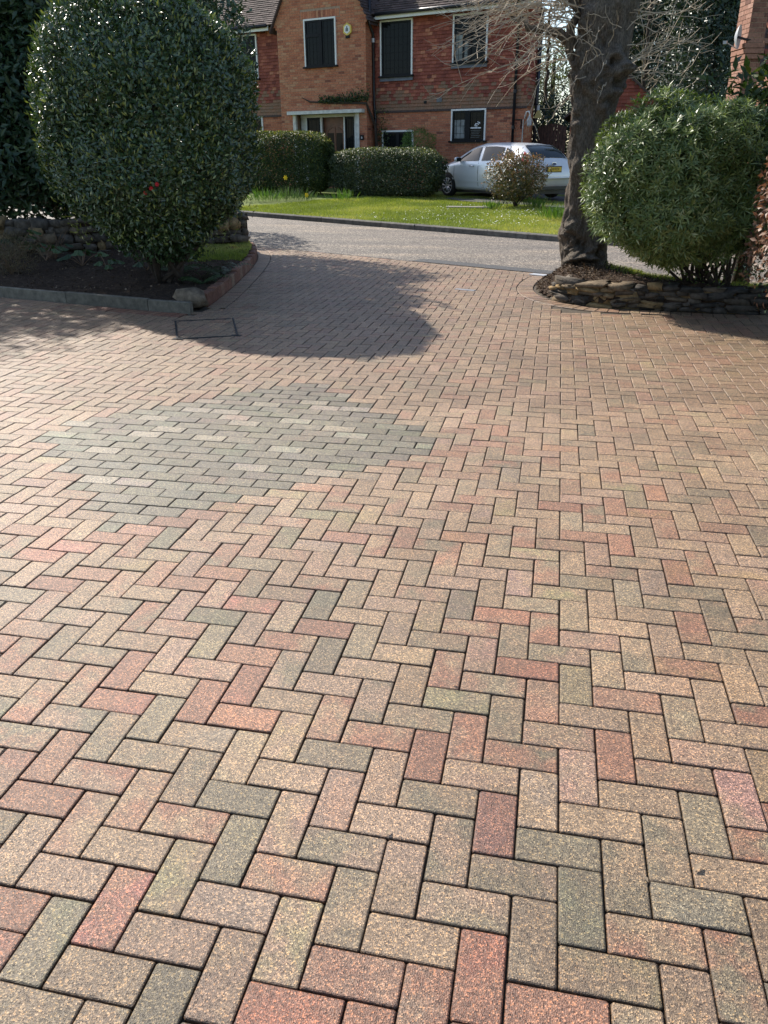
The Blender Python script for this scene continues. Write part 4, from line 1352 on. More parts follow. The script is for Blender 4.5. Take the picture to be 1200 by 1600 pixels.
# ================================================================== PARKED CAR
def make_car():
    th = math.atan2(.68, -.73)
    rear = at(864, 270, 23.8)
    hd = np.array([math.cos(th), math.sin(th)])
    c = rear[:2] + hd * 2.12
    zg = float(ground_z(c[0], c[1])) + .015
    car = empty('parked_car', (c[0], c[1], zg - .01), th, label='silver five-door hatchback parked beside the house, seen from the rear', cat='car')
    st = np.array([  # x, z_low, w_low, z_belt, w_belt, z_top, w_top
        (-2.16, .40, .62, .60, .72, .70, .60), (-2.12, .30, .74, .62, .82, .84, .66), (-2.05, .27, .80, .70, .865, .97, .70), (-1.98, .25, .83, .86, .88, 1.03, .69),
        (-1.80, .22, .86, .93, .895, 1.22, .64), (-1.62, .21, .87, .95, .90, 1.33, .60), (-1.45, .20, .875, .965, .905, 1.385, .585), (-1.0, .19, .88, .965, .91, 1.435, .585), (-.4, .19, .88, .955, .915, 1.46, .59),
        (.1, .19, .88, .945, .915, 1.45, .59), (.45, .19, .88, .935, .91, 1.38, .60), (.80, .19, .88, .93, .905, 1.22, .66), (1.12, .19, .875, .92, .90, 1.02, .74), (1.3, .19, .87, .90, .89, .965, .72),
        (1.7, .20, .85, .82, .87, .90, .66), (1.95, .22, .80, .72, .82, .80, .58), (2.1, .27, .70, .62, .74, .68, .50), (2.17, .36, .55, .52, .60, .58, .42)])
    xs = np.linspace(st[0, 0], st[-1, 0], 90)
    k3 = np.array([.25, .5, .25])
    pr_ = []
    for j in range(1, 7):
        a = np.interp(xs, st[:, 0], st[:, j])
        for _ in range(3):
            a[1:-1] = np.convolve(a, k3, 'valid')
        pr_.append(a)
    zl, wl_, zb, wb, zt, wt = pr_
    def half(i):
        """section from centre bottom to centre top, y >= 0"""
        zm = (zl[i] + zb[i]) / 2
        wmx = max(wl_[i], wb[i]) + .012
        P = [(0, zl[i]), (wl_[i] * .86, zl[i]), (wl_[i], zl[i] + .07), (wl_[i] + .008, zl[i] + .13), (wmx, zm - .03), (wmx, zm + .08), (wb[i] + .004, zb[i] - .07), (wb[i] - .012, zb[i] - .01)]
        hgt = zt[i] - zb[i]
        for f, g_ in ((.12, .03), (.5, .40), (.82, .74)):
            P.append((wb[i] - .03 + (wt[i] - wb[i] + .03) * g_, zb[i] + hgt * f))
        P += [(wt[i], zt[i] - hgt * .06), (wt[i] * .75, zt[i] + .008), (0, zt[i] + .02)]
        return P
    V, F = [], []
    np_ = None
    for i in range(len(xs)):
        h = half(i)
        ring = [(xs[i], y, z) for y, z in h] + [(xs[i], -y, z) for y, z in h[-2:0:-1]]
        np_ = len(ring)
        V += ring
    for i in range(len(xs) - 1):
        for k in range(np_):
            F.append((i * np_ + k, (i + 1) * np_ + k, (i + 1) * np_ + (k + 1) % np_, i * np_ + (k + 1) % np_))
    mb = MB(); mb.v, mb.f, mb.t = V, F, [.5] * len(V)
    mb.f.append(tuple(range(np_))); mb.f.append(tuple(reversed([(len(xs) - 1) * np_ + k for k in range(np_)])))
    mb.build('body', 'car_paint', car, smooth=True)
    def hw(x, z):
        i = int(np.clip(np.searchsorted(xs, x), 1, len(xs) - 1))
        r = []
        for q in (i - 1, i):
            h = half(q)[1:]
            r.append(np.interp(z, [p[1] for p in h], [p[0] for p in h]))
        a = (x - xs[i - 1]) / (xs[i] - xs[i - 1])
        return r[0] * (1 - a) + r[1] * a
    def side_patch(name, mat, poly, sgn=1, out=.006, n=14, parent=car):
        """panel on the flank: poly in xz (convex), filled by a clipped strip grid"""
        poly = np.array(poly, float)
        x0, x1 = poly[:, 0].min(), poly[:, 0].max()
        mb = MB()
        cols = []
        for x in np.linspace(x0 + 1e-4, x1 - 1e-4, n):
            zz = []
            for k in range(len(poly)):
                p, q = poly[k], poly[(k + 1) % len(poly)]
                if (p[0] - x) * (q[0] - x) <= 0 and p[0] != q[0]:
                    zz.append(p[1] + (q[1] - p[1]) * (x - p[0]) / (q[0] - p[0]))
            cols.append((x, min(zz), max(zz)))
        m_ = 6
        for (x, a, b_) in cols:
            for j in range(m_ + 1):
                z = a + (b_ - a) * j / m_
                mb.v.append((x, sgn * (hw(x, z) + out), z)); mb.t.append(.5)
        for i in range(len(cols) - 1):
            for j in range(m_):
                f = (i * (m_ + 1) + j, (i + 1) * (m_ + 1) + j, (i + 1) * (m_ + 1) + j + 1, i * (m_ + 1) + j + 1)
                mb.f.append(f[::-1] if sgn > 0 else f)
        return mb.build(name, mat, parent, smooth=True)
    for sg in (1, -1):
        side_patch('side_window', 'car_glass', [(.95, .99), (.60, 1.20), (.28, 1.33), (.02, 1.36), (-.04, 1.0)], sg, .014)
        side_patch('side_window', 'car_glass', [(-.12, 1.0), (-.09, 1.365), (-.55, 1.37), (-.92, 1.34), (-.98, 1.02)], sg, .014)
        side_patch('side_window', 'car_glass', [(-1.02, 1.02), (-.99, 1.325), (-1.2, 1.27), (-1.42, 1.12), (-1.44, 1.06)], sg, .014)
        side_patch('tail_light', 'tail_red', [(-1.72, 1.04), (-1.66, 1.24), (-1.80, 1.16), (-1.94, .98), (-1.93, .90), (-1.84, .90)], sg, .008)
        side_patch('tail_light_lens', 'lamp_clear', [(-1.76, 1.08), (-1.73, 1.15), (-1.84, 1.06), (-1.85, 1.03)], sg, .012, 5)
        for x in (-.06, -1.02, 1.02):
            side_patch('door_gap', 'car_black', [(x - .008, .32), (x + .008, .32), (x + .008, .95), (x - .008, .95)], sg, .003, 3)
        side_patch('sill_trim', 'car_paint', [(-1.0, .43), (.95, .43), (.95, .46), (-1.0, .46)], sg, .014, 6)
        for x in (.1, -.85):
            b = MB(); b.tube([(x, sg * (hw(x, .86) + .02), .86), (x + .09, sg * (hw(x, .86) + .032), .865), (x + .2, sg * (hw(x, .86) + .02), .86)], .014, 6); b.build('door_handle', 'chrome', car, smooth=True)
        b = MB(); y0 = sg * (hw(.82, 1.0) + .02)
        b.tube([(.80, y0 - sg * .05, .98), (.80, y0 + sg * .05, 1.0)], .02, 6)
        V2, F2 = stone_mesh((.12, .20, .14), 3.0, .02, 3)
        b.add(V2 + np.array([.80, y0 + sg * .12, 1.03]), F2)
        mr = b.build('mirror', 'car_black' if sg < 0 else 'car_paint', car, smooth=True)
        b = MB(); b.box(.725, .735, y0 + sg * .04, y0 + sg * .2, .98, 1.08) if sg > 0 else b.box(.725, .735, y0 + sg * .2, y0 + sg * .04, .98, 1.08); b.build('mirror_glass', 'car_glass', mr)
        for wx in (1.32, -1.32):
            yo = sg * (hw(wx, .5) + .004)
            b = MB()
            n = 28
            b.v = [(wx + .365 * math.cos(a), sg * (hw(wx + .3 * math.cos(a), max(.33 + .3 * math.sin(a), .30)) + .004), .32 + .365 * math.sin(a)) for a in np.linspace(-.25, math.pi + .25, n)]
            b.t = [.5] * n; b.f = [tuple(range(n)) if sg < 0 else tuple(reversed(range(n)))]
            b.build('wheel_arch', 'car_black', car)
            wh = empty('wheel', (wx, yo, .32)); wh.parent = car
            b = MB(); prof = [(.19, -.18), (.29, -.18), (.315, -.14), (.32, -.03), (.30, .012), (.225, .014)]
            na = 32
            for k in range(na):
                a = 2 * math.pi * k / na
                for r, y in prof: b.v.append((r * math.cos(a), sg * y, r * math.sin(a))); b.t.append(.5)
            for k in range(na):
                for j in range(len(prof) - 1):
                    f = (k * 6 + j, k * 6 + j + 1, ((k + 1) % na) * 6 + j + 1, ((k + 1) % na) * 6 + j)
                    b.f.append(f)
            b.build('tyre', 'tyre', wh, smooth=True)
            b = MB()
            b.tube([(0, -sg * .05, 0), (0, -sg * .045, 0)], .225, 24)
            b.build('rim_disc', 'car_black', wh)
            b = MB()
            for k in range(10):
                a = 2 * math.pi * k / 10
                b.tube([(.04 * math.cos(a), 0, .04 * math.sin(a)), (.14 * math.cos(a), sg * .004, .14 * math.sin(a)), (.215 * math.cos(a + .1), sg * .0, .215 * math.sin(a + .1))], [.022, .016, .02], 5)
            na = 24
            b.tube([(.22 * math.cos(2 * math.pi * k / na), 0, .22 * math.sin(2 * math.pi * k / na)) for k in range(na + 1)], .013, 6, cap=False)
            b.tube([(0, sg * -.02, 0), (0, sg * .012, 0)], .05, 10)
            b.build('rim', 'alloy', wh, smooth=True)
    def top_z(x, y):
        i = int(np.clip(np.searchsorted(xs, x), 1, len(xs) - 1))
        r = []
        for q in (i - 1, i):
            h = half(q)[::-1]
            r.append(np.interp(abs(y), [p[0] for p in h[:6]], [p[1] for p in h[:6]]))
        a = (x - xs[i - 1]) / (xs[i] - xs[i - 1])
        return r[0] * (1 - a) + r[1] * a
    def top_patch(name, mat, x0, x1, w0, w1, out=.006, n=10):
        mb = MB()
        for i in range(n + 1):
            x = x0 + (x1 - x0) * i / n
            ww = w0 + (w1 - w0) * i / n
            for j in range(13):
                y = ww * (j / 6 - 1)
                mb.v.append((x, y, top_z(x, y) + out)); mb.t.append(.5)
        for i in range(n):
            for j in range(12):
                mb.f.append((i * 13 + j, (i + 1) * 13 + j, (i + 1) * 13 + j + 1, i * 13 + j + 1))
        return mb.build(name, mat, car, smooth=True)
    top_patch('rear_window', 'car_glass', -1.97, -1.56, .64, .555, .014)
    top_patch('windscreen', 'car_glass', .52, 1.12, .56, .70, .01)
    top_patch('rear_spoiler', 'car_black', -1.60, -1.50, .54, .52, .02)
    b = MB(); b.tube([(-1.96, 0, 1.07), (-1.955, .14, 1.075), (-1.93, .36, 1.08)], .014, 5); b.build('rear_wiper', 'car_black', car)
    b = MB(); b.box(-2.165, -2.135, -.29, .29, .70, .86); b.build('plate_recess', 'car_black', car)
    pl = one('number_plate', 'plate_yellow', car, b=(-2.18, -2.166, -.26, .26, .725, .835))
    text('LJ10 PZX', .095, pl, 'car_black', (-2.183, 0, .78), (math.pi / 2, 0, -math.pi / 2))
    b = MB(); n = 20; b.v = [(-2.128 - (.0 if k < n else .012), .085 * math.cos(2 * math.pi * k / n), .915 + .036 * math.sin(2 * math.pi * k / n)) for k in range(2 * n)]; b.t = [.5] * 2 * n
    b.f = [tuple(range(n, 2 * n)), *[(k, (k + 1) % n, n + (k + 1) % n, n + k) for k in range(n)]]
    bd = b.build('badge', 'badge_blue', car)
    b = MB(); b.tube([(-2.142, .085 * math.cos(2 * math.pi * k / n), .915 + .036 * math.sin(2 * math.pi * k / n)) for k in range(n + 1)], .006, 4, cap=False); b.build('badge_rim', 'chrome', bd)
    b = MB(); b.box(-2.165, -2.08, -.66, .66, .27, .345); b.build('lower_bumper', 'car_black', car)
    b = MB(); b.tube([(-2.150, -.70, .56), (-2.185, -.5, .56), (-2.192, 0, .56), (-2.185, .5, .56), (-2.150, .70, .56)], .028, 6); b.build('bumper_lip', 'car_paint', car, smooth=True)
    one('underside', 'car_black', car, b=(-1.9, 1.9, -.78, .78, .14, .24))
make_car()

# ================================================================== TREES AND SHRUBS
def trunk_mesh(name, levels, parent, mat='bark', na=56, sub=8, burls=(), seed=0.0, amp=.03):
    """levels: (x, y, z, r); lumpy tapered trunk"""
    lv = np.array(levels, float)
    n_ = (len(lv) - 1) * sub + 1
    a = np.linspace(0, len(lv) - 1, n_)
    C = np.stack([np.interp(a, np.arange(len(lv)), lv[:, k]) for k in range(4)], 1)
    for _ in range(3): C[1:-1] = .25 * C[:-2] + .5 * C[1:-1] + .25 * C[2:]
    ang = np.linspace(0, 2 * math.pi, na, endpoint=False)
    d = np.stack([np.cos(ang), np.sin(ang), 0 * ang], -1)
    P = C[:, None, :3] + d[None] * C[:, None, 3:4]
    nz = fbm(P * np.array([1, 1, .5]), 4.5, 4, seed)
    rid = np.abs(fbm(P * np.array([1, 1, .25]), 16, 3, seed + 9))
    disp = amp * 1.5 * nz - amp * 1.1 * rid
    for (bx, by, bz, br, ba) in burls:
        dd = np.linalg.norm((P - np.array([bx, by, bz])) * np.array([1, 1, .8]), axis=-1)
        w_ = np.exp(-(dd / br) ** 2)
        disp += ba * w_ * (.8 + 1.3 * fbm(P, 13, 3, seed + 3))
    P = P + d[None] * disp[..., None]
    V = P.reshape(-1, 3)
    idx = np.arange(n_ * na).reshape(n_, na)
    F = np.stack([idx[:-1], np.roll(idx[:-1], -1, 1), np.roll(idx[1:], -1, 1), idx[1:]], -1).reshape(-1, 4)
    return npmesh(name, V - np.array(parent.location), F, mat, parent, smooth=True)

# --- street tree with burls and shoots
TD = 10.1
tr = empty('street_tree', (TREE[0], TREE[1], .2), label='old bare tree with thick burred grey trunk and spreading twigs', cat='tree')
lev = []
for v, ul, ur in [(445, 876, 956), (420, 880, 949), (400, 881, 946), (380, 883, 944), (362, 881, 942), (340, 888, 938), (300, 890, 942), (250, 890, 949), (200, 893, 958), (150, 894, 966), (100, 897, 976), (50, 901, 987), (0, 906, 998), (-60, 910, 1011)]:
    a, b_ = at(ul, v, TD), at(ur, v, TD)
    c_ = (a + b_) / 2
    lev.append((c_[0], c_[1], c_[2], np.linalg.norm((b_ - a)[:2]) / 2 + .028))
x, y, z, r = lev[-1]
lev += [(x + .06, y, z + .6, r * .95), (x + .1, y + .05, z + 1.6, r * .8), (x + .1, y + .1, z + 3.2, r * .6), (x + .2, y, z + 5, r * .35)]
def bl_(u, v, D, r, a): return (*at(u, v, D), r, a)
burls = [bl_(884, 362, 9.85, .12, .12), bl_(893, 395, 9.8, .14, .13), bl_(938, 398, 9.8, .15, .14), bl_(912, 418, 9.7, .15, .12), bl_(925, 375, 9.75, .1, -.07), bl_(896, 262, 9.8, .08, .11), bl_(900, 168, 9.8, .08, .10), bl_(899, 190, 9.85, .07, .10),
         bl_(912, 130, 9.8, .09, .11), bl_(952, 150, 9.8, .13, .09), bl_(966, 112, 9.85, .14, .10), bl_(960, 95, 9.85, .09, .06), bl_(898, 100, 9.9, .10, .08), bl_(905, 30, 9.8, .10, .09), bl_(915, 345, 9.7, .1, -.04), bl_(945, 60, 9.75, .1, -.04)]
trunk_mesh('trunk', lev, tr, burls=burls, na=110, sub=14, seed=2.0, amp=.034)
def limb(parent, pts, r0, r1, mat='bark', name='branch', n=8, jit=.03):
    b = MB()
    P = resample(np.array(pts, float), .12)
    P[1:-1] += rng.normal(0, jit, (len(P) - 2, 3))
    R_ = np.linspace(r0, r1, len(P)) * rng.uniform(.9, 1.1, len(P))
    b.tube([tuple(p - np.array(parent.location)) for p in P], list(R_), n)
    return b.build(name, mat, parent, smooth=True)
top = np.array(lev[-4][:3])
limb(tr, [at(905, 70, 10.0), at(880, 55, 10.0), at(850, 45, 10.1), at(815, 32, 10.3), at(780, 10, 10.4)], .055, .022)
limb(tr, [at(893, 120, 10.0), at(893, 60, 9.95), at(896, 20, 10.0), at(885, -60, 10)], .05, .04)
for (dx, dy, dz, r0) in ((1.6, .6, 2.4, .14), (-1.3, .9, 3.0, .13), (.5, -1.2, 3.4, .11), (2.4, -.2, 3.8, .10), (-.6, 1.8, 3.8, .1)):
    limb(tr, [top, top + np.array([dx * .4, dy * .4, dz * .35]), top + np.array([dx, dy, dz])], r0, r0 * .3)
def twig(parent, p0, p1, sag, r0, curl=.12, side=3):
    """thin shoot with side twigs; returns mesh builder content"""
    p0, p1 = np.array(p0), np.array(p1)
    n_ = 11
    a = np.linspace(0, 1, n_)[:, None]
    P = p0 * (1 - a) + p1 * a
    P[:, 2] += sag * np.sin(a[:, 0] * math.pi) + curl * (a[:, 0] ** 4)
    P[1:] += np.cumsum(rng.normal(0, .011, (n_ - 1, 3)), 0)
    b = MB()
    o = np.array(parent.location)
    b.tube([tuple(p - o) for p in P], [max(.0022, r0 * (1 - .72 * k / (n_ - 1))) for k in range(n_)], 4, cap=False)
    L = np.linalg.norm(p1 - p0)
    for _ in range(side):
        k = rng.integers(3, n_ - 1)
        d = unit(P[min(k + 1, n_ - 1)] - P[k - 1] + rng.normal(0, .5, 3) * L * .2 + np.array([0, 0, .05])) * L * rng.uniform(.12, .32)
        q = [P[k], P[k] + d * .5 + rng.normal(0, .015, 3), P[k] + d + np.array([0, 0, .05])]
        b.tube([tuple(p - o) for p in q], [r0 * .5, r0 * .38, .002], 3, cap=False)
    return b.build('twig', 'pale_twig', parent)
for k in range(95):                                   # shoots to the left of the trunk
    u0, v0 = random.uniform(872, 915), random.choice([random.uniform(-70, 45), random.uniform(-40, 95)])
    p0 = at(u0, v0, random.uniform(9.8, 10.2))
    ln = random.betavariate(1.6, 1.4) * 215 + 25
    a = math.radians(random.gauss(24, 17))
    p1 = at(u0 - ln * math.cos(a), v0 + ln * math.sin(a) * .8, random.uniform(9.0, 11.2))
    twig(tr, p0, p1, random.uniform(.05, .28), random.uniform(.006, .0095), random.uniform(-.02, .18), 5)
for k in range(30):                                   # shoots to the right
    u0, v0 = random.uniform(965, 985), random.uniform(-20, 125)
    p0 = at(u0, v0, random.uniform(9.9, 10.3))
    ln = random.betavariate(1.5, 1.5) * 130 + 25
    a = math.radians(random.gauss(4, 24))
    p1 = at(u0 + ln * math.cos(a), v0 + ln * math.sin(a), random.uniform(9.6, 11.2))
    twig(tr, p0, p1, random.uniform(.0, .14), random.uniform(.005, .008), random.uniform(0, .12), 4)
for k in range(12):
    u0, v0 = random.uniform(895, 975), random.uniform(20, 130)
    p0 = at(u0, v0, 9.75); a = random.uniform(0, 6.28)
    twig(tr, p0, at(u0 + 55 * math.cos(a), v0 + 45 * math.sin(a), 9.45), .04, .006, .05, 2)
twig(tr, at(893, 150, 10), at(853, 190, 9.8), .02, .010, .06, 3)
twig(tr, at(890, 155, 10), at(842, 178, 9.7), .0, .008, .05, 2)

# --- round clipped camellia
BC = np.array([-4.66, 7.95, 1.70])
cam_b = empty('round_bush', (BC[0], BC[1], .1), label='large round clipped glossy evergreen bush at the edge of the soil bed', cat='bush')
P, N, dp = shell(72000, (0, 0, 1.70), (1.14, 1.14, 1.34), 2.5, .12, .06, 3.2, .42, 1.0)
wob = np.clip((1.15 - P[:, 2]) / 1.0, 0, 1)                      # narrower towards the foot
P[:, :2] *= (1 - .42 * wob ** 1.25)[:, None]
tint = np.clip(rng.normal(.38, .17, len(P)) + np.where(rng.random(len(P)) < .10, .38, 0) - .06 * dp, 0, 1)
leafy('foliage', P, N, .06, .029, 'leaf_camellia', cam_b, tint, .85, .3, kind='stuff')
P, N, dp = shell(3500, (0, 0, 1.62), (1.13, 1.13, 1.40), 2.5, .03, .045, 2.6, .5, 1.0)
lf_ = P + N * .02
leafy('young_shoots', lf_, N, .06, .018, 'leaf_camellia', cam_b, np.clip(rng.normal(.9, .1, len(P)), 0, 1), .5, .7, LEAF_SPEAR, kind='stuff')
P, N, dp = shell(2600, (0, 0, .52), (.5, .5, .28), 2.3, .3, .2, 3.0, .03, 4.0)
leafy('low_foliage', P, N, .07, .034, 'leaf_camellia', cam_b, np.clip(rng.normal(.3, .15, len(P)), 0, 1), .9, .2, kind='stuff')
stems(cam_b, [(0, 0, 0), (.12, .05, 0), (-.1, -.06, 0)], [(random.uniform(-.8, .8), random.uniform(-.8, .8), random.uniform(.8, 2.2)) for _ in range(12)], .035)
for k in range(3):
    a = (.36 + .07 * k, -1.0, 1.05 + .04 * k)
    b = MB()
    for q in range(7):
        an = q * .9
        b.tube([(a[0], a[1], a[2]), (a[0] + .02 * math.cos(an), a[1] - .01, a[2] + .02 * math.sin(an))], [.014, .008], 5)
    b.build('red_bloom', 'petal_red', cam_b)

# --- tall evergreen screen behind the stone wall
def leaf_tree(name, label, cat, base, blobs, n, L, W, mat, depth=.3, trunk_r=.1, group=None, tintm=.4, p=2.3, lump=.16, spread=1.0, up=.1, tpl=LEAF_OVAL, trunk=True):
    e = empty(name, base, label=label, cat=cat, group=group)
    vol = np.array([np.prod(b_[1]) ** .667 for b_ in blobs]); vol = vol / vol.sum()
    PP, NN, DD = [], [], []
    for (c, R_), f in zip(blobs, vol):
        P, N, d = shell(int(n * f), c, R_, p, depth, lump, 2.6, None, random.random() * 50)
        PP.append(P); NN.append(N); DD.append(d)
    P, N, D_ = np.vstack(PP), np.vstack(NN), np.concatenate(DD)
    k = P[:, 2] > .05
    P, N, D_ = P[k], N[k], D_[k]
    cl_ = fbm(P, 2.2, 2, 4.0)
    tint = np.clip(rng.normal(tintm, .18, len(P)) + .25 * cl_, 0, 1)
    leafy('crown', P, N, L, W, mat, e, tint, spread, up, tpl, kind='stuff')
    if trunk:
        zc = max(b_[0][2] for b_ in blobs)
        b = MB(); b.tube([(0, 0, -.3), (.03, .02, zc * .4), (0, .05, zc)], [trunk_r, trunk_r * .75, trunk_r * .3], 8); b.build('trunk', 'stem', e, smooth=True)
    return e
leaf_tree('laurel_tree', 'dark evergreen laurel behind the stone wall at far left', 'laurel', (-9.6, 11.3, .15), [((0, 0, 3.0), (1.6, 1.3, 2.7)), ((.6, -.2, 1.8), (1.5, 1.1, 1.4)), ((-1.6, .3, 2.6), (1.5, 1.2, 2.4))], 42000, .15, .062, 'leaf_laurel', .3, tintm=.35)
leaf_tree('laurel_tree', 'dark evergreen laurel filling the gap left of the round bush', 'laurel', (-7.5, 11.6, .15), [((0, 0, 2.6), (1.35, 1.1, 2.1)), ((.4, -.3, 3.8), (1.2, 1.1, 1.2)), ((-.5, 0, 1.2), (.9, .7, .8))], 32000, .15, .062, 'leaf_laurel', .3, tintm=.35)
leaf_tree('laurel_tree', 'evergreen laurel hidden behind the round bush by the verge', 'laurel', (-6.0, 12.3, .15), [((0, 0, 2.6), (.85, .85, 1.5))], 7000, .12, .05, 'leaf_laurel', .22, tintm=.35)
leaf_tree('laurel_tree', 'evergreen shrub beside the lane beyond the round bush', 'laurel', (-8.6, 15.6, .15), [((0, 0, 2.0), (1.1, 1.1, 1.9))], 6000, .12, .05, 'leaf_laurel', .22, tintm=.35)

leaf_tree('laurel_tree', 'tall loose laurel beyond the left end of the stone wall', 'laurel', (-11.2, 10.2, .15), [((0, 0, 4.6), (2.0, 1.6, 1.6)), ((.3, .2, 2.4), (1.1, 1.0, 2.0))], 18000, .15, .062, 'leaf_laurel', .35, tintm=.35)

# --- narrow-leaved shrub over the planter wall
sc = at(1048, 300, 8.95)
SB = (sc[0] + .08, sc[1] + .12, .2)
sh = empty('narrow_leaved_shrub', SB, label='domed pale green narrow-leaved shrub leaning over the stone planter wall', cat='shrub')
def whorls(name, n, c, R_, p, zfun, parent, mat, L, W, per=6, depth=.06, seed=3.0):
    P, N, d = shell(n, c, R_, p, depth, .11, 3.2, None, seed)
    k = zfun(P); P, N, d = P[k], N[k], d[k]
    ax0 = unit(N * 1.0 + rdir(len(P)) * .55 + np.array([0, 0, .35]))
    t1 = unit(np.cross(ax0, rdir(len(P)))); t2 = np.cross(ax0, t1)
    PP, AX, NR, TI = [], [], [], []
    ti0 = np.clip(rng.normal(.5, .2, len(P)) - .07 * d, 0, 1)
    for q in range(per):
        an = 2 * math.pi * q / per + rng.uniform(-.4, .4, len(P))
        dirv = t1 * np.cos(an)[:, None] + t2 * np.sin(an)[:, None]
        lift = rng.uniform(.25, .9, len(P))[:, None]
        PP.append(P); AX.append(dirv + ax0 * lift); NR.append(ax0); TI.append(ti0 + rng.normal(0, .1, len(P)))
    PP, AX, NR, TI = np.vstack(PP), np.vstack(AX), np.vstack(NR), np.clip(np.concatenate(TI), 0, 1)
    return leafmesh(name, PP, AX, NR, L * rng.uniform(.7, 1.2, len(PP)), W * rng.uniform(.8, 1.2, len(PP)), TI, mat, parent, LEAF_SPEAR, 'stuff')
def zcut(P):
    # foliage hangs low on the left, open underneath on the right where bare stems show
    lim = np.interp(P[:, 0], [-1.0, -.6, -.3, -.05, .12, .5, 1.0], [.66, .5, .32, .24, .28, .34, .4])
    return P[:, 2] > lim + .05 * fbm(P, 5, 2, 8)
whorls('foliage', 9000, (0.05, 0, .93), (.96, .82, .82), 2.3, zcut, sh, 'leaf_pittosporum', .086, .0145, 6, .11)
whorls('inner_foliage', 4200, (0.05, 0, .90), (.78, .68, .70), 2.3, zcut, sh, 'leaf_pittosporum', .085, .017, 5, .3, 9.0)
stems(sh, [(.35 + random.uniform(-.22, .35), random.uniform(-.12, .3), 0) for _ in range(12)], [(random.uniform(-.55, .85), random.uniform(-.45, .5), random.uniform(.55, 1.2)) for _ in range(26)], .018, bend=.15)
P = np.stack([rng.uniform(.0, 1.15, 1500), rng.uniform(-.4, .5, 1500), rng.uniform(.05, .75, 1500)], -1)
leafy('sparse_lower_leaves', P, rdir(len(P)), .05, .016, 'leaf_pittosporum', sh, rng.random(len(P)) * .5, 1, .1, LEAF_SPEAR, kind='stuff')

# --- copper hedge at the right edge
ch = empty('copper_hedge', (2.5, 5.25, 0), label='clipped hedge of dry copper leaves at the right edge', cat='hedge')
P, N, d = shell(28000, (-.02, 0.1, 1.30), (.90, 1.80, 1.30), 7, .05, .035, 3.0, .12, 6.0)
k = (P[:, 0] < .6) & (rng.random(len(P)) < np.clip((P[:, 2] - .3) * 2, .03, 1))
P, N, d = P[k], N[k], d[k]
leafy('foliage', P, N, .062, .036, 'leaf_copper', ch, np.clip(rng.normal(.5, .25, len(P)) + .25 * (P[:, 2] - 1), 0, 1), 1.0, -.1, kind='stuff')
P, N, d = shell(9000, (0.0, 0.05, 1.1), (.82, 1.72, 1.12), 6, .2, .05, 3.0, .02, 6.0)
leafy('inner_leaves', P, N, .06, .03, 'leaf_laurel', ch, rng.random(len(P)) * .5, 1.0, 0, kind='stuff')
stems(ch, [(-.3 + random.uniform(-.3, .3), random.uniform(-1.5, 1.5), 0) for _ in range(14)], [(random.uniform(-.75, .3), random.uniform(-1.6, 1.6), random.uniform(.8, 2.0)) for _ in range(40)], .014)
lb = at(1150, 150, 9.7)
leaf_tree('cherry_laurel', 'broad-leaved laurel rising behind the narrow-leaved shrub at right', 'laurel', (lb[0] + .35, lb[1], .2), [((0, 0, 1.35), (.75, .5, .72)), ((.3, 0, 1.75), (.6, .45, .55)), ((.9, -.1, 1.8), (.6, .5, .6))], 2600, .14, .055, 'leaf_hedge', .2, tintm=.45)

# --- hedges and planting before the house
def hedge(label, s0, s1, off, ztop, mat, n, thick=.55, p=3.8, L=.05, W=.028, see=0.07, tintm=.4):
    c = hxy((s0 + s1) / 2, off)
    zg = float(ground_z(c[0], c[1]))
    e = empty('clipped_hedge', (c[0], c[1], zg), house.rotation_euler[2], label=label, cat='hedge')
    h = ztop - zg
    P, N, d = shell(n, (0, 0, h / 2), ((s1 - s0) / 2, thick, h / 2), p, see, .045, 3.2, .03, random.random() * 9)
    tt = np.clip(rng.normal(tintm, .2, len(P)) + np.where(N[:, 2] > .5, .28, 0), 0, 1)  # paler tint on upward leaves puts sunlight on the top into the colour
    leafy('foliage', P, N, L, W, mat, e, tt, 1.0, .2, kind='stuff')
    stems(e, [(random.uniform(-.4, .4) * (s1 - s0), 0, 0) for _ in range(8)], [(random.uniform(-.45, .45) * (s1 - s0), random.uniform(-.3, .3), h * random.uniform(.5, .9)) for _ in range(16)], .02)
    return e
hedge('taller dark clipped hedge with its sunlit top coloured yellow-green in front of the porch', -3.2, .45, 3.35, 2.16, 'leaf_hedge', 44000, .6, L=.065, W=.038)
hedge('lower grey-green clipped hedge with gaps, left of the car', .52, 4.36, 3.35, 1.66, 'leaf_grey_hedge', 30000, .5, see=.10, L=.065, W=.036)
def ground_at(p): return float(ground_z(p[0], p[1]))
c = hxy(2.15, .75); leaf_tree('dwarf_conifer', 'small bright green rounded conifer against the house wall', 'conifer', (c[0], c[1], .4), [((0, 0, 1.38), (.56, .45, .50))], 4500, .06, .014, 'leaf_bright', .15, trunk_r=.04, tpl=LEAF_SPEAR, up=.6)
c = hxy(4.1, .5); leaf_tree('wall_shrub', 'sparse reddish shrub under the ground floor window', 'shrub', (c[0], c[1], .4), [((0, 0, .85), (.75, .3, .55))], 700, .06, .03, 'leaf_russet', .5, trunk_r=.02, tintm=.7)
c = at(806, 300, 21.6); zc = ground_at(c)
rs = empty('russet_shrub', (c[0], c[1], zc), label='small russet and green shrub on the lawn in front of the car', cat='shrub')
P, N, d = shell(5200, (0, 0, .72), (.72, .6, .58), 2.2, .30, .2, 3.0, .10, 2.0)
leafy('foliage', P, N, .085, .032, 'leaf_russet', rs, np.clip(rng.normal(.5, .22, len(P)) + .3 * (P[:, 2] - .8), 0, 1), 1.0, .2, kind='stuff')
stems(rs, (0, 0, 0), [(random.uniform(-.5, .5), random.uniform(-.4, .4), random.uniform(.5, 1.2)) for _ in range(16)], .014)
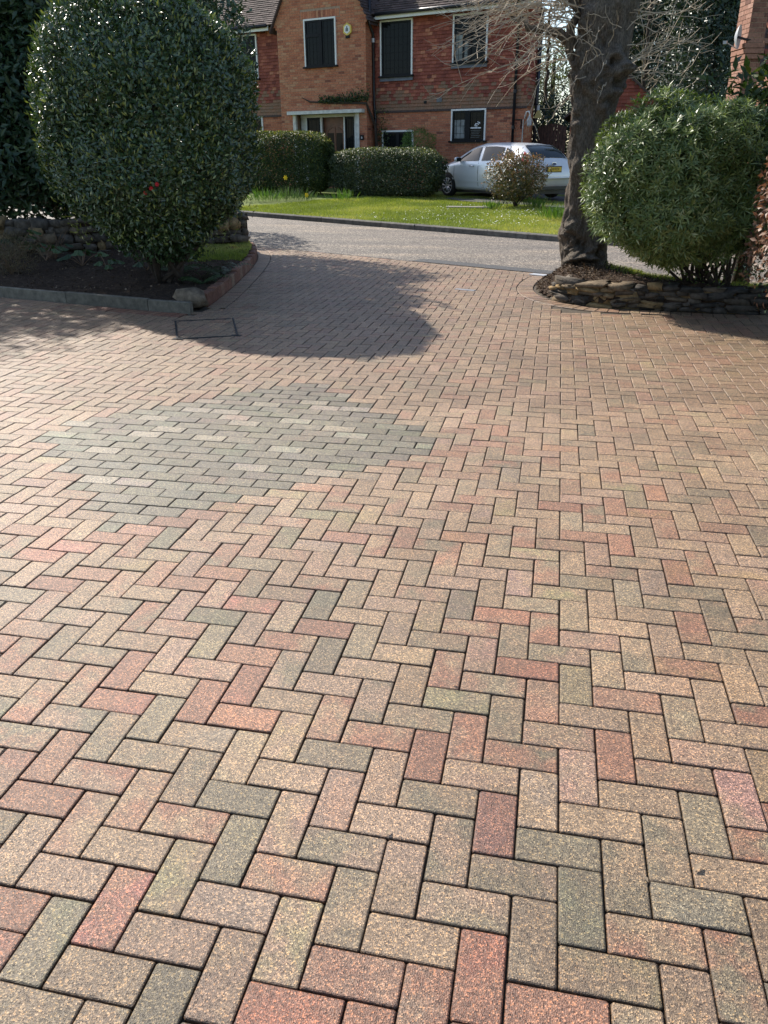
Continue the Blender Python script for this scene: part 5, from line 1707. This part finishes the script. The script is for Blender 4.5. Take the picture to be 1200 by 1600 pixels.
def clump(name, label, u, v, D, n, h, spread_, mat='leaf_bright', cat='plant', flower=None, group=None):
    c = at(u, v, D); z = ground_at(c)
    e = empty(name, (c[0], c[1], z), label=label, cat=cat, group=group)
    P = np.stack([rng.normal(0, spread_, n), rng.normal(0, spread_, n), np.zeros(n)], -1)
    ax = P * np.array([1.5, 1.5, 0]) + rdir(n) * .28 + np.array([0, 0, 1.])
    leafmesh('leaves', P, ax, rdir(n), h * rng.uniform(.6, 1.1, n), np.full(n, .018), np.clip(rng.normal(.5, .2, n), 0, 1), mat, e, LEAF_SPEAR, 'stuff')
    if flower:
        for (dx, dz, fm) in flower:
            b = MB(); b.tube([(dx, -.1, 0), (dx, -.1, dz)], .005, 4); b.build('stalk', 'stem', e)
            b = MB()
            for q in range(6):
                a = q * math.pi / 3
                b.add([(dx, -.12, dz), (dx + .05 * math.cos(a - .45), -.13, dz + .05 * math.sin(a - .45)), (dx + .075 * math.cos(a), -.14, dz + .075 * math.sin(a)), (dx + .05 * math.cos(a + .45), -.13, dz + .05 * math.sin(a + .45))], [(0, 1, 2, 3)])
            b.tube([(dx, -.12, dz), (dx, -.19, dz)], [.018, .028], 7)
            b.build('flower', fm, e)
    return e
clump('spring_bulbs', 'clump of upright bulb leaves beside the tree trunk on the lawn', 873, 328, 18.6, 160, .36, .16)
clump('spring_bulbs', 'clump of bulb leaves at the foot of the russet shrub', 835, 312, 21.4, 120, .34, .16)
clump('spring_bulbs', 'small tuft of bright green bulb leaves left of the russet shrub', 769, 314, 21.2, 90, .22, .10)
clump('daffodils', 'daffodil clump with one yellow bloom before the taller hedge', 450, 290, 24.6, 160, .42, .28, 'leaf_soft', flower=[(-.02, .62, 'petal_yellow')])
clump('daffodils', 'leafy daffodil clump at the left end of the taller hedge', 412, 292, 24.4, 140, .42, .22, 'leaf_bright')
clump('daffodils', 'low daffodil clump with a pale bloom before the taller hedge', 478, 296, 24.4, 60, .28, .15, 'leaf_soft', flower=[(.05, .16, 'petal_yellow')])
clump('daffodils', 'daffodil leaves at the foot of the lower hedge', 535, 298, 24.2, 90, .36, .16, 'leaf_bright')
a, b_ = gp(703, 323, .25), gp(764, 325, .25)
b = MB(); c = (a + b_) / 2; L = np.linalg.norm(b_ - a) / 2
b.bbox(-L, L, -.16, .16, -.03, .03, .008)
o = b.build('stone_slab', 'paving_slab'); o.location = (c[0], c[1], ground_at(c) + .012); o.rotation_euler[2] = -.1
reg(o, 'flat pale stone slab let into the lawn before the car', 'slab')

# --- flower bed plants
def rosette(label, u, v, z, n, size, h, mat='leaf_soft', name='leafy_plant'):
    c = gp(u, v, z)
    e = empty(name, (c[0], c[1], float(bed_z(np.array([c[0]]), np.array([c[1]]))[0])), label=label, cat='plant')
    for k in range(n):
        a = random.uniform(0, 6.28); el = random.uniform(.3, 1.0); ln = h * random.uniform(.6, 1.1)
        tip = Vector((math.cos(a) * ln * math.cos(el), math.sin(a) * ln * math.cos(el), ln * math.sin(el)))
        b = MB(); b.tube([(0, 0, 0), tip * .5 + Vector((0, 0, .03)), tip], [.006, .005, .004], 4)
        st_ = b.build('stalk', 'dry_stem', e)
        b = MB(); m_ = 9
        sz = size * random.uniform(.7, 1.15)
        d = Vector((math.cos(a), math.sin(a), -.35)).normalized(); s_ = d.cross(Vector((0, 0, 1))).normalized(); nn_ = s_.cross(d)
        vs = [tip + nn_ * .006]
        for q in range(m_):
            an = -2.6 + 5.2 * q / (m_ - 1)
            rr = sz * (1 if q % 2 == 0 else .72)
            vs.append(tip + d * (sz * .35 + rr * math.cos(an) * .7) + s_ * rr * math.sin(an) * .75 - nn_ * .02 * (q % 2) - Vector((0, 0, .25 * rr * abs(math.sin(an)))))
        b.add(vs, [(0, q, q + 1) for q in range(1, m_)], random.random() * .8)
        b.build('leaf', mat, e)
rosette('low plant with broad lobed leaves by the stone wall at far left', 22, 403, .15, 10, .15, .5)
rosette('lobed-leaf plant in front of the stone wall', 72, 406, .15, 7, .12, .38)
rosette('lobed-leaf plant in the bed left of the round bush', 128, 410, .15, 9, .13, .36)
rosette('small lobed-leaf plant under the round bush', 168, 420, .14, 6, .11, .26)
rosette('shaded lobed-leaf plant at the foot of the round bush', 230, 423, .12, 8, .11, .3)
c = gp(18, 425, .12)
he = empty('heather_bush', (c[0], c[1], .1), label='brown scrubby heather at the left edge of the soil bed', cat='bush')
P, N, d = shell(4500, (0, 0, .25), (.42, .36, .30), 2.2, .35, .2, 3.0, .0, 3.0)
leafy('foliage', P, N, .03, .008, 'leaf_heather', he, np.clip(rng.normal(.5, .25, len(P)), 0, 1), .9, .8, LEAF_SPEAR, kind='stuff')
stems(he, (0, 0, 0), [(random.uniform(-.3, .3), random.uniform(-.3, .3), random.uniform(.2, .45)) for _ in range(18)], .006, 'dry_stem')
def fern(label, u, v, z, n, L, mat='leaf_soft'):
    c = gp(u, v, z)
    e = empty('fern', (c[0], c[1], float(bed_z(np.array([c[0]]), np.array([c[1]]))[0])), label=label, cat='fern')
    for k in range(n):
        a = random.uniform(0, 6.28); ln = L * random.uniform(.6, 1.1)
        q = np.linspace(0, 1, 12)
        C = np.stack([np.cos(a) * ln * q * .8, np.sin(a) * ln * q * .8, ln * (.75 * q - .55 * q ** 2.2)], -1)
        sd = np.array([-math.sin(a), math.cos(a), 0])
        P = np.repeat(C[1:], 2, 0); sg = np.tile([1, -1], 11)
        ax = sd[None] * sg[:, None] + np.array([math.cos(a) * .4, math.sin(a) * .4, -.25])
        wl2 = .09 * np.repeat(np.sin(np.linspace(.5, 3.0, 11)), 2) + .02
        leafmesh('frond', P, ax, np.tile([0, 0, 1.], (len(P), 1)), wl2, np.full(len(P), .022), np.clip(rng.normal(.3, .15, len(P)), 0, 1), mat, e, LEAF_SPEAR)
fern('dark fern under the round bush beside the brick edging', 345, 430, .12, 12, .5)
fern('fern growing between the bush and the corner boulder', 318, 440, .12, 10, .45)
fern('fern under the middle of the round bush', 275, 425, .12, 10, .45)
dry = empty('dry_stems', (*gp(85, 405, .14)[:2], .12), label='cluster of dry brown stalks standing in the soil bed', cat='plant')
stems(dry, (0, 0, 0), [(random.uniform(-.3, .3), random.uniform(-.2, .2), random.uniform(.2, .5)) for _ in range(12)], .006, 'dry_stem', 'stalk')

# --- background trees
def far_tree(label, u, v, D, blobs, n, L, W, mat, name='evergreen_tree', **kw):
    c = at(u, v, D)
    return leaf_tree(name, label, 'tree', (c[0], c[1], .3), blobs, n, L, W, mat, .3, .25, lump=.2, **kw)
far_tree('tall dark evergreen behind the garage right of the trunk', 1040, 150, 40, [((0, 0, 4), (2.6, 2.6, 4)), ((.6, 0, 8), (2.2, 2.2, 3.5)), ((-1.6, 0, 6.5), (1.6, 1.6, 2.6)), ((1.8, .5, 5.2), (1.7, 1.5, 3.4))], 26000, .24, .09, 'leaf_evergreen')
far_tree('tall dark evergreen nearest the chimney', 1108, 150, 33, [((0, 0, 3.5), (1.6, 1.6, 3.5)), ((-.6, 0, 7), (1.5, 1.5, 3.0)), ((.5, 0, 5), (1.2, 1.2, 3.0))], 16000, .2, .07, 'leaf_evergreen')
far_tree('holly-like evergreen with pale glints above the garage roof', 985, 150, 42, [((0, 0, 5.5), (2.4, 2, 3.6)), ((-.6, 0, 2.5), (2.4, 2, 2.5)), ((.4, 0, 9), (2, 2, 3))], 18000, .2, .09, 'leaf_evergreen', tintm=.55)
far_tree('pale silvery-leaved tree behind the wooden gate', 862, 150, 44, [((0, 0, 4.4), (1.9, 1.5, 1.9)), ((-1.4, 0, 4.2), (1.3, 1.3, 1.7)), ((.9, .2, 5.4), (1.0, 1.0, 1.2))], 5200, .2, .06, 'leaf_silver', name='silver_tree')
far_tree('dark evergreen shrub behind the wooden gate', 858, 190, 33.5, [((0, 0, 1.6), (1.5, 1.0, 1.6))], 6000, .14, .06, 'leaf_evergreen', name='evergreen_shrub')
for (u, D, lab) in ((850, 38, 'thin bare tree against the sky behind the house corner'), (1000, 36, 'thin bare tree above the garage gable')):
    c = at(u, 150, D)
    e = empty('bare_tree', (c[0], c[1], .3), label=lab, cat='tree')
    limb(e, [c * np.array([1, 1, 0]), c * np.array([1, 1, 0]) + np.array([.1, 0, 3]), c * np.array([1, 1, 0]) + np.array([0, 0, 7])], .12, .05, 'stem', 'trunk')
    for k in range(20):
        z0 = random.uniform(2.5, 6.5); a = random.uniform(0, 6.28); l_ = random.uniform(.8, 2.2)
        p0 = np.array([c[0], c[1], z0])
        twig(e, p0, p0 + np.array([math.cos(a) * l_, math.sin(a) * l_, random.uniform(.3, 1.6)]), .1, .013, .1, 4)

# ================================================================== SMALL THINGS ON THE DRIVE
mh = empty('manhole_frame', (*gp(322, 514)[:2], 0), label='dark metal frame of a recessed drain cover set in the pavers', cat='drain cover')
cs = [gp(274, 502)[:2], gp(364, 498)[:2], gp(371, 525)[:2], gp(277, 530)[:2]]
o_ = np.array(mh.location[:2])
for k in range(4):
    a, c_ = cs[k] - o_, cs[(k + 1) % 4] - o_
    d = unit(c_ - a); nn_ = np.array([-d[1], d[0]]) * .0085
    b = MB(); b.prism([tuple(a - d * .012 - nn_), tuple(c_ - d * .02 - nn_), tuple(c_ - d * .02 + nn_), tuple(a - d * .012 + nn_)], -.01, .005 + .001 * k)
    b.build('bar', 'metal_dark', mh)
for k in (2, 3):
    a = cs[k] - o_; d = unit(-a)
    b = MB(); b.prism([tuple(a + d * .02 + np.array([-.05, -.03])), tuple(a + d * .02 + np.array([.05, -.03])), tuple(a + d * .02 + np.array([.05, .03])), tuple(a + d * .02 + np.array([-.05, .03]))], -.01, .0035)
    b.build('lifting_point', 'metal_dark', mh)
c = gp(727, 453)
b = MB(); b.bbox(-.13, .13, -.035, .035, -.01, .006, .002)
o = b.build('stop_tap_cover', 'metal_light'); o.location = (c[0], c[1], 0); o.rotation_euler[2] = -.35
reg(o, 'small pale metal utility cover set in the far pavers', 'utility cover')
c = gp(842, 430)
b = MB(); b.bbox(-.12, .12, -.06, .06, -.01, .008, .002)
o = b.build('water_meter_cover', 'dish_grey'); o.location = (c[0], c[1], .004); o.rotation_euler[2] = -.5
reg(o, 'pale utility lid beside the mulch mound at the lane edge', 'utility cover')
for (u, v, sz, ang, lab) in ((1084, 1363, .030, .9, 'tiny dry yellow leaf caught in a joint at lower right'), (1013, 1381, .022, 2.2, 'tiny pale leaf fragment on the pavers at lower right'), (603, 1307, .022, 1.2, 'tiny pale leaf stalk in a joint at lower centre'), (706, 1071, .016, .2, 'tiny white leaf fragment on the pavers right of centre')):
    c = gp(u, v)
    P = np.array([[0, 0, .004]])
    e = leafmesh('fallen_leaf', P, np.array([[math.cos(ang), math.sin(ang), .25]]), np.array([[0, .2, 1.]]), [sz], [sz * .45], np.array([1.0]), 'litter')
    e.location = (c[0], c[1], 0)
    reg(e, lab, 'leaf')
